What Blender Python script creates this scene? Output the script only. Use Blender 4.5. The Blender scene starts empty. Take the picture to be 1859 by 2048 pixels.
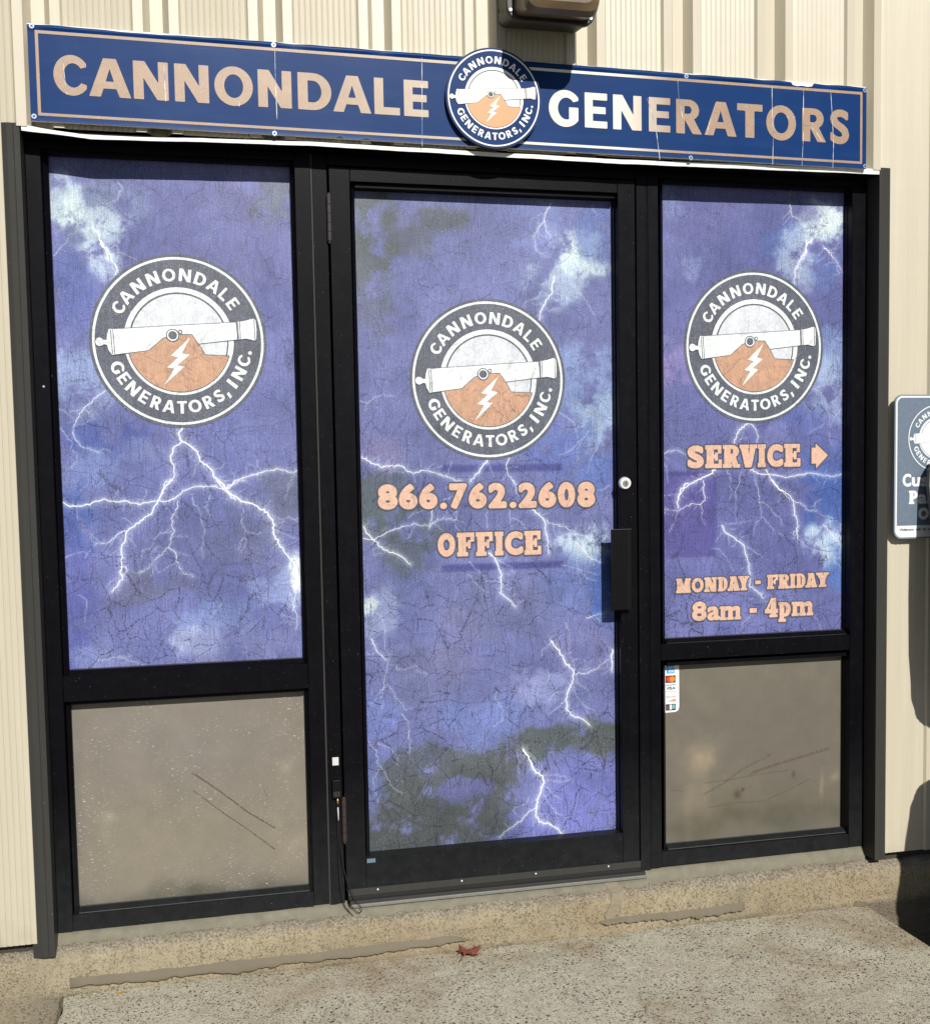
import bpy, bmesh, math, random
import numpy as np
from mathutils import Matrix, Vector

# measured layout data, in metres on the facade (x to the right, z up)
BOLTS={'L':[(1,[(-0.6313,2.0413),(-0.6209,2.0284),(-0.6303,2.008),(-0.6352,1.9945),(-0.6527,1.9872),(-0.6701,1.9843)]),(1,[(-0.7996,1.8428),(-0.7862,1.8608),(-0.7663,1.8791),(-0.7613,1.8992),(-0.7461,1.9041),(-0.7327,1.92)]),(3,[(-0.7003,1.9256),(-0.684,1.9017),(-0.6806,1.8773),(-0.6682,1.8621),(-0.6627,1.8355)]),(1,[(-0.678,1.8885),(-0.66,1.9091),(-0.6638,1.9224),(-0.6377,1.9255)]),(1,[(-0.735,1.8601),(-0.705,1.8588),(-0.6831,1.8683)]),(1,[(-0.6616,1.8645),(-0.6439,1.8762),(-0.6359,1.8564),(-0.6101,1.8481),(-0.5908,1.8375)]),(3,[(-0.6824,1.8876),(-0.6619,1.857),(-0.6521,1.8305),(-0.6419,1.8107),(-0.6468,1.7971)]),(1.5,[(-0.6843,1.4882),(-0.7068,1.4701),(-0.7427,1.4385),(-0.7587,1.4137),(-0.7705,1.3889),(-0.7672,1.3618),(-0.7508,1.339),(-0.7251,1.3296),(-0.7036,1.3226)]),(1,[(-0.8049,1.4431),(-0.7861,1.4296),(-0.7674,1.4137)]),(1,[(-0.8027,1.3891),(-0.7906,1.371),(-0.7741,1.3505),(-0.7792,1.3302),(-0.7623,1.3209),(-0.7675,1.2983),(-0.7833,1.2827)]),(1,[(-0.7427,1.4385),(-0.7601,1.434),(-0.7775,1.4296)]),(4,[(-0.4865,1.3872),(-0.4961,1.3688),(-0.4878,1.3503),(-0.4679,1.3385),(-0.4481,1.3221),(-0.4421,1.2965),(-0.4155,1.2752),(-0.3983,1.2423),(-0.3763,1.2138),(-0.3495,1.1875)]),(2.5,[(-0.4878,1.3503),(-0.5084,1.3366),(-0.5208,1.3044),(-0.5112,1.2812),(-0.5135,1.2534),(-0.5388,1.2353),(-0.5513,1.1985)]),(2,[(-0.3761,1.2185),(-0.3478,1.2414),(-0.3199,1.2504),(-0.2965,1.2571),(-0.2684,1.2661),(-0.2308,1.2726),(-0.203,1.2627),(-0.1842,1.2615),(-0.1722,1.2694)]),(0.8,[(-0.1842,1.2615),(-0.192,1.2341),(-0.2043,1.2153),(-0.2145,1.1871)]),(1,[(-0.4465,1.2989),(-0.4562,1.2804),(-0.4663,1.248)]),(0.8,[(-0.4791,1.3386),(-0.4645,1.3037),(-0.449,1.2943)]),(1,[(-0.4065,1.2704),(-0.3835,1.2771),(-0.3762,1.291)]),(0.6,[(-0.4044,1.2657),(-0.4067,1.2377)]),(0.8,[(-0.5113,1.2534),(-0.5006,1.2347),(-0.4988,1.223)]),(1,[(-0.5022,1.3873),(-0.5006,1.3689),(-0.4966,1.355)]),(4.5,[(-0.3937,1.2437),(-0.3716,1.2152),(-0.3358,1.184),(-0.3036,1.1762),(-0.2854,1.1617),(-0.2624,1.1517),(-0.249,1.1277),(-0.249,1.0944),(-0.2367,1.0655),(-0.2187,1.0363),(-0.1912,1.0067),(-0.1896,0.9779),(-0.183,0.9585),(-0.1716,0.9436)]),(1.5,[(-0.1924,0.9636),(-0.1955,0.9349),(-0.1913,0.9155),(-0.2015,0.8895),(-0.1904,0.8625),(-0.1888,0.8335),(-0.194,0.8168)]),(1,[(-0.193,0.9396),(-0.2124,0.926),(-0.2083,0.9018),(-0.2039,0.8896),(-0.2186,0.8734)]),(3,[(-0.516,1.2457),(-0.5368,1.2298),(-0.5512,1.2),(-0.5654,1.1772),(-0.5752,1.1542),(-0.6048,1.1364),(-0.6276,1.1185),(-0.6436,1.1051),(-0.649,1.0775),(-0.6585,1.0593),(-0.6587,1.0177),(-0.6605,1.0038),(-0.6581,0.9852),(-0.6733,0.9579),(-0.687,0.9446)]),(1.5,[(-0.6625,1.0108),(-0.6492,1.0104),(-0.6443,1.0009),(-0.6521,0.9919),(-0.658,0.9875)]),(1,[(-0.66,0.9829),(-0.6769,0.9789),(-0.6905,0.9702),(-0.7021,0.9544)]),(1.5,[(-0.6434,1.1097),(-0.6635,1.1033),(-0.6817,1.0877),(-0.6909,1.0787),(-0.7262,1.0729)]),(1,[(-0.6273,1.1268),(-0.6401,1.1396),(-0.6532,1.1431)]),(2.5,[(-0.8033,1.1905),(-0.7852,1.1787),(-0.757,1.179),(-0.7306,1.1862),(-0.6974,1.1974),(-0.667,1.1885),(-0.6404,1.1917),(-0.6076,1.1804),(-0.5762,1.1876),(-0.5269,1.1893),(-0.5086,1.1992),(-0.49,1.2165),(-0.4489,1.2269),(-0.4147,1.2277),(-0.3898,1.2202),(-0.3669,1.2198),(-0.3527,1.2336),(-0.3247,1.2426)]),(1.2,[(-0.5045,1.1875),(-0.5074,1.1666),(-0.5241,1.1391),(-0.5227,1.1158),(-0.5162,1.1063),(-0.5283,1.0833),(-0.5336,1.0602),(-0.5498,1.0467),(-0.573,1.0241),(-0.5871,1.0059),(-0.6166,0.9907)]),(1,[(-0.5185,1.1064),(-0.5479,1.1025),(-0.5709,1.0845),(-0.5806,1.0616),(-0.6033,1.053),(-0.6077,1.0276)]),(1.2,[(-0.5336,1.0602),(-0.516,1.0456),(-0.508,1.0173),(-0.4998,0.9912),(-0.4707,0.9784)]),(1,[(-0.4657,1.1983),(-0.4597,1.1749),(-0.4467,1.1559),(-0.443,1.1278),(-0.4371,1.0995),(-0.4403,1.0714),(-0.4464,1.0528),(-0.4417,1.0268)]),(0.8,[(-0.4153,1.209),(-0.4206,1.1881),(-0.4348,1.1697),(-0.4196,1.1459)]),(1,[(-0.3313,1.1792),(-0.3298,1.1532),(-0.3374,1.1298),(-0.3267,1.1012),(-0.3296,1.0824),(-0.3415,1.0709),(-0.3396,1.059),(-0.3468,1.0498)]),(1,[(-0.3267,1.1012),(-0.3015,1.0911),(-0.2781,1.0928)]),(0.8,[(-0.3296,1.0824),(-0.323,1.0704),(-0.3306,1.0493),(-0.3401,1.0401)]),(1,[(-0.2486,1.1443),(-0.2302,1.1296),(-0.2064,1.1385),(-0.1878,1.1285),(-0.1712,1.1329)]),(0.8,[(-0.2066,1.1338),(-0.1878,1.1285),(-0.1718,1.109)]),(1,[(-0.245,1.1038),(-0.2173,1.0888),(-0.187,1.0736),(-0.1713,1.077)]),(0.8,[(-0.2808,1.1616),(-0.2642,1.1683),(-0.2521,1.1837)]),(1,[(-0.8036,1.0399),(-0.7837,1.0494),(-0.7662,1.0534),(-0.7466,1.0519),(-0.7399,1.0563)]),(0.8,[(-0.7466,1.0519),(-0.7537,1.0383)]),(0.8,[(-0.7293,0.7582),(-0.6983,0.7613),(-0.6671,0.7629),(-0.6493,0.7634),(-0.6358,0.7673)]),(0.8,[(-0.6759,0.7671),(-0.6541,0.7542),(-0.6231,0.7455),(-0.6012,0.7326)]),(0.6,[(-0.775,0.9388),(-0.7579,0.9289),(-0.7535,0.9056),(-0.7604,0.8643)]),(0.6,[(-0.3977,0.8977),(-0.4143,0.8818),(-0.4288,0.8587)]),(0.7,[(-0.5089,0.7867),(-0.5188,0.7636),(-0.517,0.7493)]),(0.7,[(-0.5314,0.7935),(-0.5041,0.795),(-0.4815,0.7892)])],'D':[(1.5,[(0.5758,2.0323),(0.5574,2.0026),(0.5546,1.9831),(0.5337,1.9581),(0.5221,1.9335)]),(1.2,[(0.5546,1.9831),(0.5594,1.959),(0.5746,1.9352)]),(1,[(0.5257,1.9336),(0.5278,1.9046),(0.5404,1.888),(0.5687,1.8766)]),(0.8,[(0.7007,2.0323),(0.711,2.0131),(0.7188,2.0036)]),(1,[(0.5281,1.9256),(0.5277,1.8965),(0.5532,1.8777)]),(2.5,[(0.5835,1.8224),(0.5754,1.7953),(0.5777,1.7758),(0.5593,1.7558),(0.5434,1.7262),(0.5352,1.6942)]),(1,[(0.5441,1.78),(0.5258,1.7576),(0.5,1.7498),(0.4843,1.73)]),(1,[(0.5575,1.8145),(0.565,1.7951),(0.5752,1.7855)]),(0.8,[(0.5777,1.7734),(0.6036,1.769),(0.6295,1.7572)]),(1,[(0.6353,1.804),(0.6507,1.7823),(0.6767,1.7582),(0.6922,1.7338),(0.7052,1.7142)]),(0.6,[(0.5458,1.7115),(0.548,1.6871),(0.5607,1.6676)]),(1,[(0.0044,1.4607),(0.026,1.4535),(0.0409,1.4678),(0.0702,1.4788),(0.0994,1.4741)]),(0.8,[(0.0236,1.4535),(0.0182,1.432)]),(2,[(0.0055,1.3029),(0.0366,1.2833),(0.0656,1.2732),(0.1097,1.2775),(0.1487,1.2551),(0.1885,1.2618),(0.2231,1.2515),(0.2629,1.2362),(0.293,1.2284)]),(0.6,[(0.1487,1.2551),(0.158,1.2282)]),(2.5,[(0.3726,1.2887),(0.3544,1.2668),(0.3337,1.2449),(0.3207,1.2255)]),(0.8,[(0.3726,1.2862),(0.3799,1.2664),(0.3922,1.2416)]),(1.5,[(0.4377,1.2953),(0.4286,1.2732),(0.4333,1.2459),(0.4511,1.2282),(0.4611,1.2057)]),(0.8,[(0.4308,1.2459),(0.4176,1.2288)]),(1,[(0.7482,1.2081),(0.7239,1.1959),(0.7079,1.1937)]),(1,[(0.5915,1.4281),(0.6202,1.4106),(0.641,1.3905),(0.6486,1.3605),(0.6536,1.3404),(0.6296,1.3156),(0.5926,1.301)]),(0.8,[(0.689,1.4303),(0.6835,1.4053),(0.6673,1.3854),(0.6461,1.3805)]),(0.8,[(0.7097,1.3776),(0.6831,1.3702),(0.6616,1.3453),(0.6481,1.3204),(0.6503,1.2853)]),(0.8,[(0.7202,1.3549),(0.7145,1.3248),(0.6929,1.2948),(0.6791,1.2497)]),(2.5,[(0.0056,1.1045),(0.0173,1.0824),(0.0339,1.0649),(0.0651,1.0348),(0.0943,1.0241),(0.1188,1.0111),(0.1381,0.9909)]),(1.5,[(0.0048,1.0706),(0.0339,1.0649),(0.0612,1.0787),(0.0909,1.0925),(0.1306,1.1037),(0.1555,1.1089),(0.1902,1.1021),(0.2154,1.1138),(0.2406,1.1215),(0.2733,1.1173)]),(1.5,[(0.2061,1.1459),(0.2005,1.1166),(0.195,1.0922)]),(1,[(0.2416,1.1745),(0.272,1.1847)]),(1,[(0.2707,1.1173),(0.2754,1.095),(0.2853,1.0849)]),(1,[(0.2788,1.1442),(0.277,1.1295),(0.2707,1.1173)]),(0.8,[(0.3702,1.1446),(0.3673,1.1224),(0.3693,1.0901)]),(0.8,[(0.1361,1.1279),(0.1562,1.1421),(0.1911,1.1462)]),(1.2,[(0.4485,1.2299),(0.4585,1.2049),(0.4608,1.1874)]),(2.5,[(0.5068,1.1416),(0.5274,1.1261),(0.5455,1.1056),(0.5452,1.083),(0.5527,1.0576),(0.5533,1.0274),(0.5547,1.0097)]),(1.2,[(0.5455,1.1106),(0.5742,1.0948),(0.611,1.0863),(0.6293,1.0681),(0.6637,1.0596),(0.7009,1.0382)]),(1,[(0.4394,1.1406),(0.4365,1.1182),(0.4438,1.0881)]),(1,[(0.4417,1.1181),(0.4699,1.1074),(0.4852,1.0846)]),(1,[(0.5524,1.035),(0.5418,1.0302),(0.5443,1.0201),(0.5532,1.0173)]),(2.2,[(0.3656,1.0206),(0.3909,1.0024),(0.3983,0.9821),(0.4082,0.9568),(0.4091,0.9167),(0.4046,0.8968),(0.4302,0.8782),(0.4506,0.8547)]),(1,[(0.3935,1.0023),(0.4164,0.9865),(0.442,0.9707)]),(1,[(0.4091,0.9157),(0.3972,0.9121),(0.3985,0.9011),(0.4057,0.8978)]),(0.8,[(0.3115,0.995),(0.334,0.9694),(0.3542,0.9537),(0.364,0.9309)]),(0.8,[(0.3083,0.9578),(0.3283,0.9347),(0.3483,0.909),(0.3712,0.8991)]),(1.8,[(0.6422,1.0399),(0.6633,1.019),(0.6844,0.9929),(0.7245,0.9788)]),(1,[(0.6444,0.9993),(0.6457,0.9688),(0.6465,0.9433),(0.6568,0.9175)]),(0.8,[(0.5938,0.9756),(0.6307,0.9642),(0.6467,0.9611),(0.7053,0.9412)]),(0.8,[(0.6467,0.9611),(0.673,0.9322),(0.7051,0.9233)]),(1.2,[(0.6717,0.8121),(0.6986,0.8186),(0.7245,0.8226)]),(1,[(0.012,0.8586),(0.0364,0.8551),(0.0556,0.8321),(0.0597,0.7975),(0.0586,0.7484),(0.073,0.7279),(0.0677,0.7133)]),(1.8,[(0.02,0.7798),(0.0387,0.7395),(0.0653,0.7159)]),(1.05,[(0.0676,0.7084),(0.0568,0.6695),(0.0483,0.6205),(0.0448,0.5761)]),(0.8,[(0.0725,0.7057),(0.1068,0.6865),(0.1519,0.6939)]),(0.6,[(0.1515,0.679),(0.1814,0.6674)]),(0.8,[(0.0612,0.6445),(0.0358,0.6163),(0.018,0.5926)]),(0.8,[(0.071,0.6414),(0.09,0.6031),(0.1142,0.5667),(0.1368,0.5728)]),(1.08,[(0.104,0.5574),(0.121,0.5363),(0.1254,0.5061),(0.1223,0.4788)]),(3,[(0.5592,0.7484),(0.58,0.7218),(0.6008,0.6849),(0.6298,0.6525),(0.624,0.6168),(0.6076,0.5817),(0.6044,0.5407),(0.6202,0.5191),(0.6523,0.5066),(0.679,0.4841)]),(0.8,[(0.5591,0.7433),(0.5325,0.7242),(0.5296,0.704)]),(0.8,[(0.6023,0.8024),(0.6179,0.7762),(0.617,0.6994),(0.6328,0.678)]),(1.2,[(0.6324,0.6446),(0.6753,0.6448),(0.7078,0.6585),(0.7296,0.678),(0.7514,0.6872)]),(2.5,[(0.7516,0.713),(0.7499,0.6458)]),(0.8,[(0.6323,0.6421),(0.6427,0.6157),(0.6747,0.5932),(0.6799,0.5722)]),(0.8,[(0.6266,0.6089),(0.6369,0.5748),(0.6635,0.5473),(0.6792,0.51)]),(1,[(0.6047,0.5665),(0.5778,0.5475),(0.5457,0.5239)]),(0.8,[(0.5475,0.6622),(0.5525,0.6414),(0.5443,0.624)]),(0.8,[(0.5997,0.5925),(0.5677,0.5893),(0.5516,0.5697)]),(0.8,[(0.6634,0.5422),(0.6957,0.5297),(0.7036,0.5163)]),(0.8,[(0.3897,0.6101),(0.3841,0.5851),(0.4043,0.5534),(0.4064,0.5176),(0.3776,0.5017)]),(1.08,[(0.0056,0.4815),(0.0272,0.4551),(0.0312,0.415),(0.0505,0.3885),(0.0743,0.3416),(0.1013,0.3193)]),(0.8,[(0.0326,0.4747),(0.0669,0.4573),(0.0864,0.4359),(0.0907,0.4055)]),(0.6,[(0.0334,0.3998),(0.0152,0.3663),(0.0286,0.3002)]),(1.08,[(0.1229,0.5083),(0.1273,0.478),(0.1239,0.4382)]),(4,[(0.4677,0.426),(0.4857,0.3965),(0.5037,0.359),(0.5273,0.3417),(0.5323,0.3206),(0.5186,0.2855),(0.5076,0.2553),(0.5045,0.2245),(0.5148,0.2002),(0.5519,0.1892),(0.5731,0.1742),(0.589,0.1535)]),(1,[(0.5326,0.3413),(0.5592,0.3419),(0.5912,0.3342),(0.6125,0.3195)]),(1,[(0.5351,0.3308),(0.5643,0.3207),(0.5964,0.3208),(0.6206,0.3241)]),(1.5,[(0.5074,0.2424),(0.4835,0.2366),(0.462,0.2126),(0.4354,0.1942),(0.4089,0.181),(0.3903,0.162)]),(0.8,[(0.5349,0.3101),(0.5532,0.2879),(0.5796,0.2649)]),(1,[(0.5293,0.2898),(0.5421,0.2576),(0.5632,0.2351),(0.5736,0.2081),(0.5785,0.1712)]),(1,[(0.5631,0.2299),(0.5897,0.212),(0.6056,0.1949)]),(0.8,[(0.4888,0.2413),(0.4962,0.2044),(0.4982,0.1575)]),(0.8,[(0.5328,0.3568),(0.5199,0.3785)]),(1,[(0.4541,0.3936),(0.4467,0.4199),(0.4626,0.4341)]),(0.8,[(0.4541,0.3936),(0.4511,0.363),(0.4558,0.3318)]),(0.8,[(0.4593,0.3881),(0.4855,0.381)]),(0.6,[(0.4841,0.2779),(0.4732,0.2582),(0.4362,0.2483)])],'R':[(1,[(1.3488,2.1115),(1.3346,2.0778)]),(1.5,[(1.3404,2.0603),(1.3433,2.04),(1.349,2.0224),(1.3748,2.0131)]),(1,[(1.352,1.9535),(1.375,1.9491),(1.4037,1.9526)]),(2.5,[(1.4152,1.9555),(1.3951,1.9318),(1.3952,1.9112),(1.3809,1.8918)]),(1,[(1.375,1.9465),(1.3865,1.9212)]),(1.5,[(1.4558,1.9362),(1.4733,1.9186),(1.4909,1.8985)]),(2.5,[(1.3979,1.9529),(1.3952,1.9168),(1.3751,1.8906),(1.358,1.8593),(1.3581,1.8182)]),(1.2,[(1.4559,1.9289),(1.4733,1.9243),(1.4968,1.8939),(1.5144,1.8685),(1.5322,1.8456)]),(1,[(1.3751,1.8906),(1.3464,1.8847),(1.3179,1.8737),(1.3008,1.863),(1.2923,1.85)]),(0.8,[(1.3751,1.8855),(1.3838,1.8651),(1.3638,1.8415)]),(0.8,[(1.3981,1.8938),(1.4328,1.887),(1.4618,1.9059)]),(1,[(1.4227,1.5),(1.4461,1.487),(1.4637,1.466),(1.4727,1.4344),(1.4787,1.4081),(1.4729,1.3765)]),(0.8,[(1.5224,1.4976),(1.5078,1.4712),(1.4785,1.4502)]),(0.8,[(1.5198,1.4343),(1.4934,1.408),(1.4817,1.3765)]),(0.6,[(1.4582,1.3871),(1.4086,1.3611)]),(0.6,[(1.4285,1.4974),(1.4635,1.5132),(1.5194,1.5055)]),(0.6,[(1.4759,1.3607),(1.4849,1.3236)]),(3,[(1.2015,1.3911),(1.1703,1.3731),(1.1618,1.3525),(1.1533,1.3293)]),(1.8,[(1.2071,1.391),(1.227,1.3728),(1.2356,1.3519),(1.2327,1.3312)]),(0.8,[(1.1958,1.3859),(1.1816,1.3524),(1.1702,1.3317)]),(1.2,[(0.9142,1.3009),(0.9526,1.3107),(0.9747,1.3079),(0.9967,1.2974)]),(2,[(1.2099,1.2482),(1.2442,1.2346),(1.2843,1.2314),(1.3305,1.2228),(1.3769,1.23),(1.4178,1.2357),(1.4589,1.226),(1.4943,1.2228),(1.5209,1.2304)]),(3.5,[(1.0912,1.2499),(1.0688,1.2347),(1.0352,1.2223),(1.0018,1.2049),(0.9796,1.1847),(0.9684,1.1607)]),(0.8,[(1.1306,1.2493),(1.1418,1.2284),(1.1389,1.1973),(1.1502,1.1815),(1.136,1.1584)]),(0.8,[(1.1786,1.2434),(1.1701,1.2123),(1.1587,1.1761),(1.1643,1.1578)]),(1,[(1.2213,1.2402),(1.227,1.2062),(1.2384,1.1798),(1.2356,1.1553)]),(1,[(1.052,1.2169),(1.0463,1.1938),(1.0573,1.16)]),(2,[(1.2613,1.2474),(1.2786,1.2184),(1.3074,1.189),(1.3422,1.1531)]),(0.8,[(0.9141,1.2831),(0.9331,1.2573),(0.9356,1.2112)]),(3.5,[(1.0018,1.2105),(0.9796,1.1955),(0.9712,1.1751),(0.9656,1.1546),(0.9683,1.1365)]),(2.5,[(1.2786,1.2163),(1.3017,1.1923),(1.3364,1.1706),(1.3539,1.1491),(1.3598,1.1147),(1.3686,1.088),(1.3686,1.0562),(1.3687,1.0297)]),(1.2,[(1.3539,1.1518),(1.3889,1.1352),(1.4065,1.1189),(1.4358,1.1166)]),(1.2,[(1.3669,1.0563),(1.3552,1.0539),(1.3553,1.0433),(1.3658,1.0393)]),(1,[(1.3687,1.0323),(1.401,1.0048),(1.4481,0.9847),(1.4837,0.9702),(1.5194,0.961)]),(1,[(1.2213,1.2172),(1.2356,1.1908),(1.2384,1.1541),(1.247,1.1173),(1.247,1.1041),(1.227,1.0784),(1.2184,1.0497)]),(0.8,[(1.247,1.1041),(1.2729,1.0772),(1.2932,1.053)]),(1,[(1.2356,1.149),(1.2671,1.1404),(1.2844,1.1164),(1.3105,1.0974),(1.318,1.0734)]),(0.8,[(1.1758,1.2179),(1.1587,1.187),(1.1615,1.1557),(1.1558,1.1193),(1.1614,1.0879)]),(1.5,[(1.052,1.22),(1.0519,1.189),(1.0573,1.1579),(1.0461,1.1477),(1.0182,1.1483),(0.9904,1.1386),(0.9654,1.1263),(0.9131,1.1352)]),(1,[(0.9654,1.1263),(0.9598,1.0981),(0.9403,1.0676),(0.9374,1.0548)]),(1,[(1.0461,1.1426),(1.0516,1.1269),(1.0449,1.1089),(1.0571,1.0827)]),(1,[(0.9134,1.1711),(0.9409,1.1756),(0.9685,1.1777),(0.9907,1.1901)]),(2.2,[(1.1133,1.0787),(1.1245,1.0575),(1.1585,1.0357),(1.1869,1.0139),(1.1955,0.9821),(1.204,0.9555),(1.2069,0.9027),(1.204,0.8896),(1.2442,0.8616),(1.25,0.8481)]),(0.8,[(1.1161,1.0812),(1.1642,1.0852),(1.2098,1.0909)]),(1,[(1.1955,1.0136),(1.227,0.9916),(1.2442,0.9832)]),(1,[(1.1727,1.0326),(1.1841,1.0428),(1.1984,1.0461)]),(0.8,[(1.0793,1.0093),(1.1018,1.007),(1.1187,0.9898),(1.1357,0.9657),(1.1498,0.9363)]),(0.8,[(1.3047,1.05),(1.325,1.0389)]),(1.5,[(1.4595,1.0751),(1.4863,1.0424),(1.5222,1.0039)]),(0.8,[(1.4476,1.102),(1.4831,1.0959),(1.5188,1.0725)]),(0.8,[(1.4716,1.0161),(1.4747,0.9839),(1.4867,0.9701),(1.5196,0.9342)]),(0.8,[(1.4748,0.9785),(1.4839,0.93)]),(0.6,[(1.2097,0.7968),(1.181,0.7716),(1.1752,0.7507)]),(0.6,[(1.4282,0.7872),(1.4461,0.7648),(1.4491,0.7378)])]}
BLOBS={'L':[(-0.286,1.981,0.192,0.203,(112,108,168),0.5),(-0.773,1.995,0.06,0.065,(190,205,218),0.75),(-0.712,1.939,0.076,0.072,(218,230,235),0.9),(-0.637,1.994,0.077,0.066,(150,160,205),0.5),(-0.664,1.868,0.049,0.079,(205,215,236),0.75),(-0.745,1.899,0.032,0.026,(80,86,140),0.7),(-0.684,2.003,0.031,0.031,(92,98,150),0.6),(-0.774,1.806,0.063,0.079,(80,95,175),0.6),(-0.778,1.701,0.051,0.079,(88,98,176),0.5),(-0.759,1.543,0.077,0.08,(140,155,205),0.8),(-0.718,1.457,0.064,0.067,(150,160,208),0.6),(-0.695,1.37,0.104,0.06,(66,84,168),0.75),(-0.58,1.328,0.079,0.038,(135,142,198),0.6),(-0.745,1.256,0.064,0.061,(120,135,198),0.6),(-0.768,1.142,0.058,0.081,(60,90,172),0.8),(-0.783,0.926,0.045,0.259,(82,86,175),0.55),(-0.224,2.01,0.055,0.068,(108,116,122),0.6),(-0.224,1.199,0.063,0.07,(96,98,118),0.55),(-0.314,1.061,0.083,0.084,(95,98,135),0.5),(-0.58,0.952,0.1,0.041,(94,94,118),0.55),(-0.477,1.052,0.163,0.111,(98,98,150),0.5),(-0.422,0.862,0.102,0.053,(125,140,200),0.7),(-0.478,0.795,0.074,0.045,(160,165,210),0.85),(-0.384,0.769,0.138,0.054,(130,130,185),0.6),(-0.227,0.946,0.063,0.064,(140,150,205),0.8),(-0.193,1.001,0.022,0.057,(235,242,248),0.9),(-0.724,0.766,0.078,0.034,(132,138,195),0.6),(-0.399,1.789,0.203,0.054,(112,110,170),0.4),(-0.363,2.098,0.175,0.029,(120,118,180),0.5)],'D':[(0.044,1.91,0.071,0.153,(84,91,94),0.85),(0.039,2.021,0.05,0.034,(88,94,97),0.6),(0.246,1.973,0.066,0.042,(84,91,94),0.75),(0.129,1.913,0.087,0.039,(88,93,96),0.5),(0.039,1.716,0.057,0.084,(92,96,122),0.6),(0.069,1.165,0.095,0.1,(78,88,90),0.8),(0.132,1.048,0.088,0.072,(86,94,104),0.75),(0.649,1.886,0.074,0.07,(228,238,240),0.97),(0.587,1.812,0.085,0.069,(180,195,222),0.65),(0.551,1.998,0.076,0.115,(122,132,200),0.6),(0.712,1.946,0.062,0.073,(95,115,190),0.7),(0.684,1.522,0.094,0.118,(130,150,208),0.7),(0.714,1.389,0.071,0.089,(165,182,218),0.85),(0.58,1.316,0.093,0.089,(84,104,188),0.6),(0.72,1.27,0.063,0.06,(75,102,185),0.6),(0.674,1.029,0.079,0.063,(195,210,228),0.9),(0.724,0.88,0.056,0.091,(56,92,180),0.85),(0.614,0.914,0.079,0.075,(98,115,190),0.6),(0.037,1.322,0.065,0.057,(140,124,176),0.65),(0.048,0.87,0.08,0.058,(150,155,202),0.8),(0.012,0.889,0.023,0.02,(226,226,230),0.8),(0.259,0.744,0.068,0.103,(128,122,178),0.65),(0.405,0.863,0.154,0.089,(96,98,140),0.4),(0.532,0.617,0.094,0.057,(150,150,208),0.8),(0.651,0.731,0.087,0.091,(122,116,176),0.6),(0.346,0.523,0.123,0.057,(105,120,192),0.65),(0.04,0.529,0.059,0.088,(112,122,195),0.7),(0.176,0.682,0.119,0.088,(96,96,135),0.4),(0.215,0.376,0.259,0.067,(82,86,92),0.8),(0.122,0.226,0.241,0.112,(76,79,82),0.99),(0.047,0.173,0.119,0.074,(76,79,82),0.95),(0.334,0.283,0.115,0.121,(78,81,84),0.9),(0.289,0.317,0.073,0.036,(100,100,162),0.85),(0.614,0.26,0.152,0.139,(108,108,188),0.95),(0.704,0.438,0.097,0.046,(82,85,88),0.97),(0.522,0.448,0.126,0.043,(82,88,88),0.9),(0.425,0.382,0.037,0.083,(84,85,88),0.85),(0.01,0.369,0.035,0.118,(95,105,178),0.7),(0.568,0.356,0.111,0.046,(104,106,178),0.7)],'R':[(1.445,1.992,0.077,0.076,(220,228,234),0.95),(1.391,2.036,0.048,0.03,(96,96,158),0.7),(1.318,1.95,0.059,0.06,(78,105,182),0.75),(1.364,1.891,0.065,0.091,(178,188,218),0.7),(1.472,1.864,0.06,0.092,(96,116,190),0.6),(0.959,1.568,0.062,0.067,(135,114,172),0.65),(1.025,1.874,0.039,0.036,(140,145,200),0.6),(1.482,1.587,0.07,0.077,(125,145,202),0.75),(1.448,1.486,0.104,0.074,(155,168,208),0.7),(1.379,1.409,0.086,0.062,(82,98,178),0.5),(1.466,1.26,0.079,0.078,(70,94,176),0.7),(1.302,1.343,0.051,0.034,(125,122,186),0.6),(1.487,1.142,0.079,0.11,(58,88,172),0.85),(1.476,1.021,0.056,0.066,(175,190,218),0.92),(1.506,0.928,0.049,0.08,(75,108,190),0.75),(1.311,0.848,0.069,0.047,(125,130,192),0.6),(1.078,2.032,0.132,0.089,(110,106,172),0.5),(1.124,0.801,0.256,0.094,(112,112,176),0.5),(0.957,2.057,0.032,0.044,(120,135,190),0.6)],'LI':[(-0.535,0.525,0.274,0.127,(134,130,124),0.5),(-0.504,0.238,0.334,0.129,(136,130,112),0.6),(-0.509,0.058,0.392,0.037,(86,86,76),0.9),(-0.721,0.328,0.021,0.017,(150,148,130),0.8),(-0.726,0.294,0.016,0.042,(140,136,120),0.6),(-0.242,0.428,0.017,0.02,(142,140,122),0.7),(-0.798,0.377,0.013,0.279,(112,112,108),0.5),(-0.199,0.196,0.057,0.029,(150,140,122),0.5)],'RI':[(1.043,0.36,0.044,0.041,(150,136,114),0.8),(1.022,0.258,0.034,0.095,(132,122,104),0.6),(1.059,0.224,0.015,0.111,(134,124,106),0.5),(0.997,0.166,0.013,0.079,(140,130,110),0.5),(1.209,0.593,0.349,0.095,(116,111,98),0.5),(1.174,0.15,0.35,0.042,(84,82,68),0.85),(1.243,0.209,0.245,0.04,(104,99,84),0.6),(1.361,0.28,0.007,0.011,(76,68,56),0.8),(1.164,0.225,0.01,0.011,(72,64,54),0.8),(1.181,0.243,0.005,0.005,(66,60,50),0.9),(1.456,0.24,0.007,0.042,(146,134,112),0.7),(1.497,0.264,0.018,0.02,(150,136,114),0.6),(1.074,0.617,0.067,0.094,(108,104,92),0.4)]}
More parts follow.
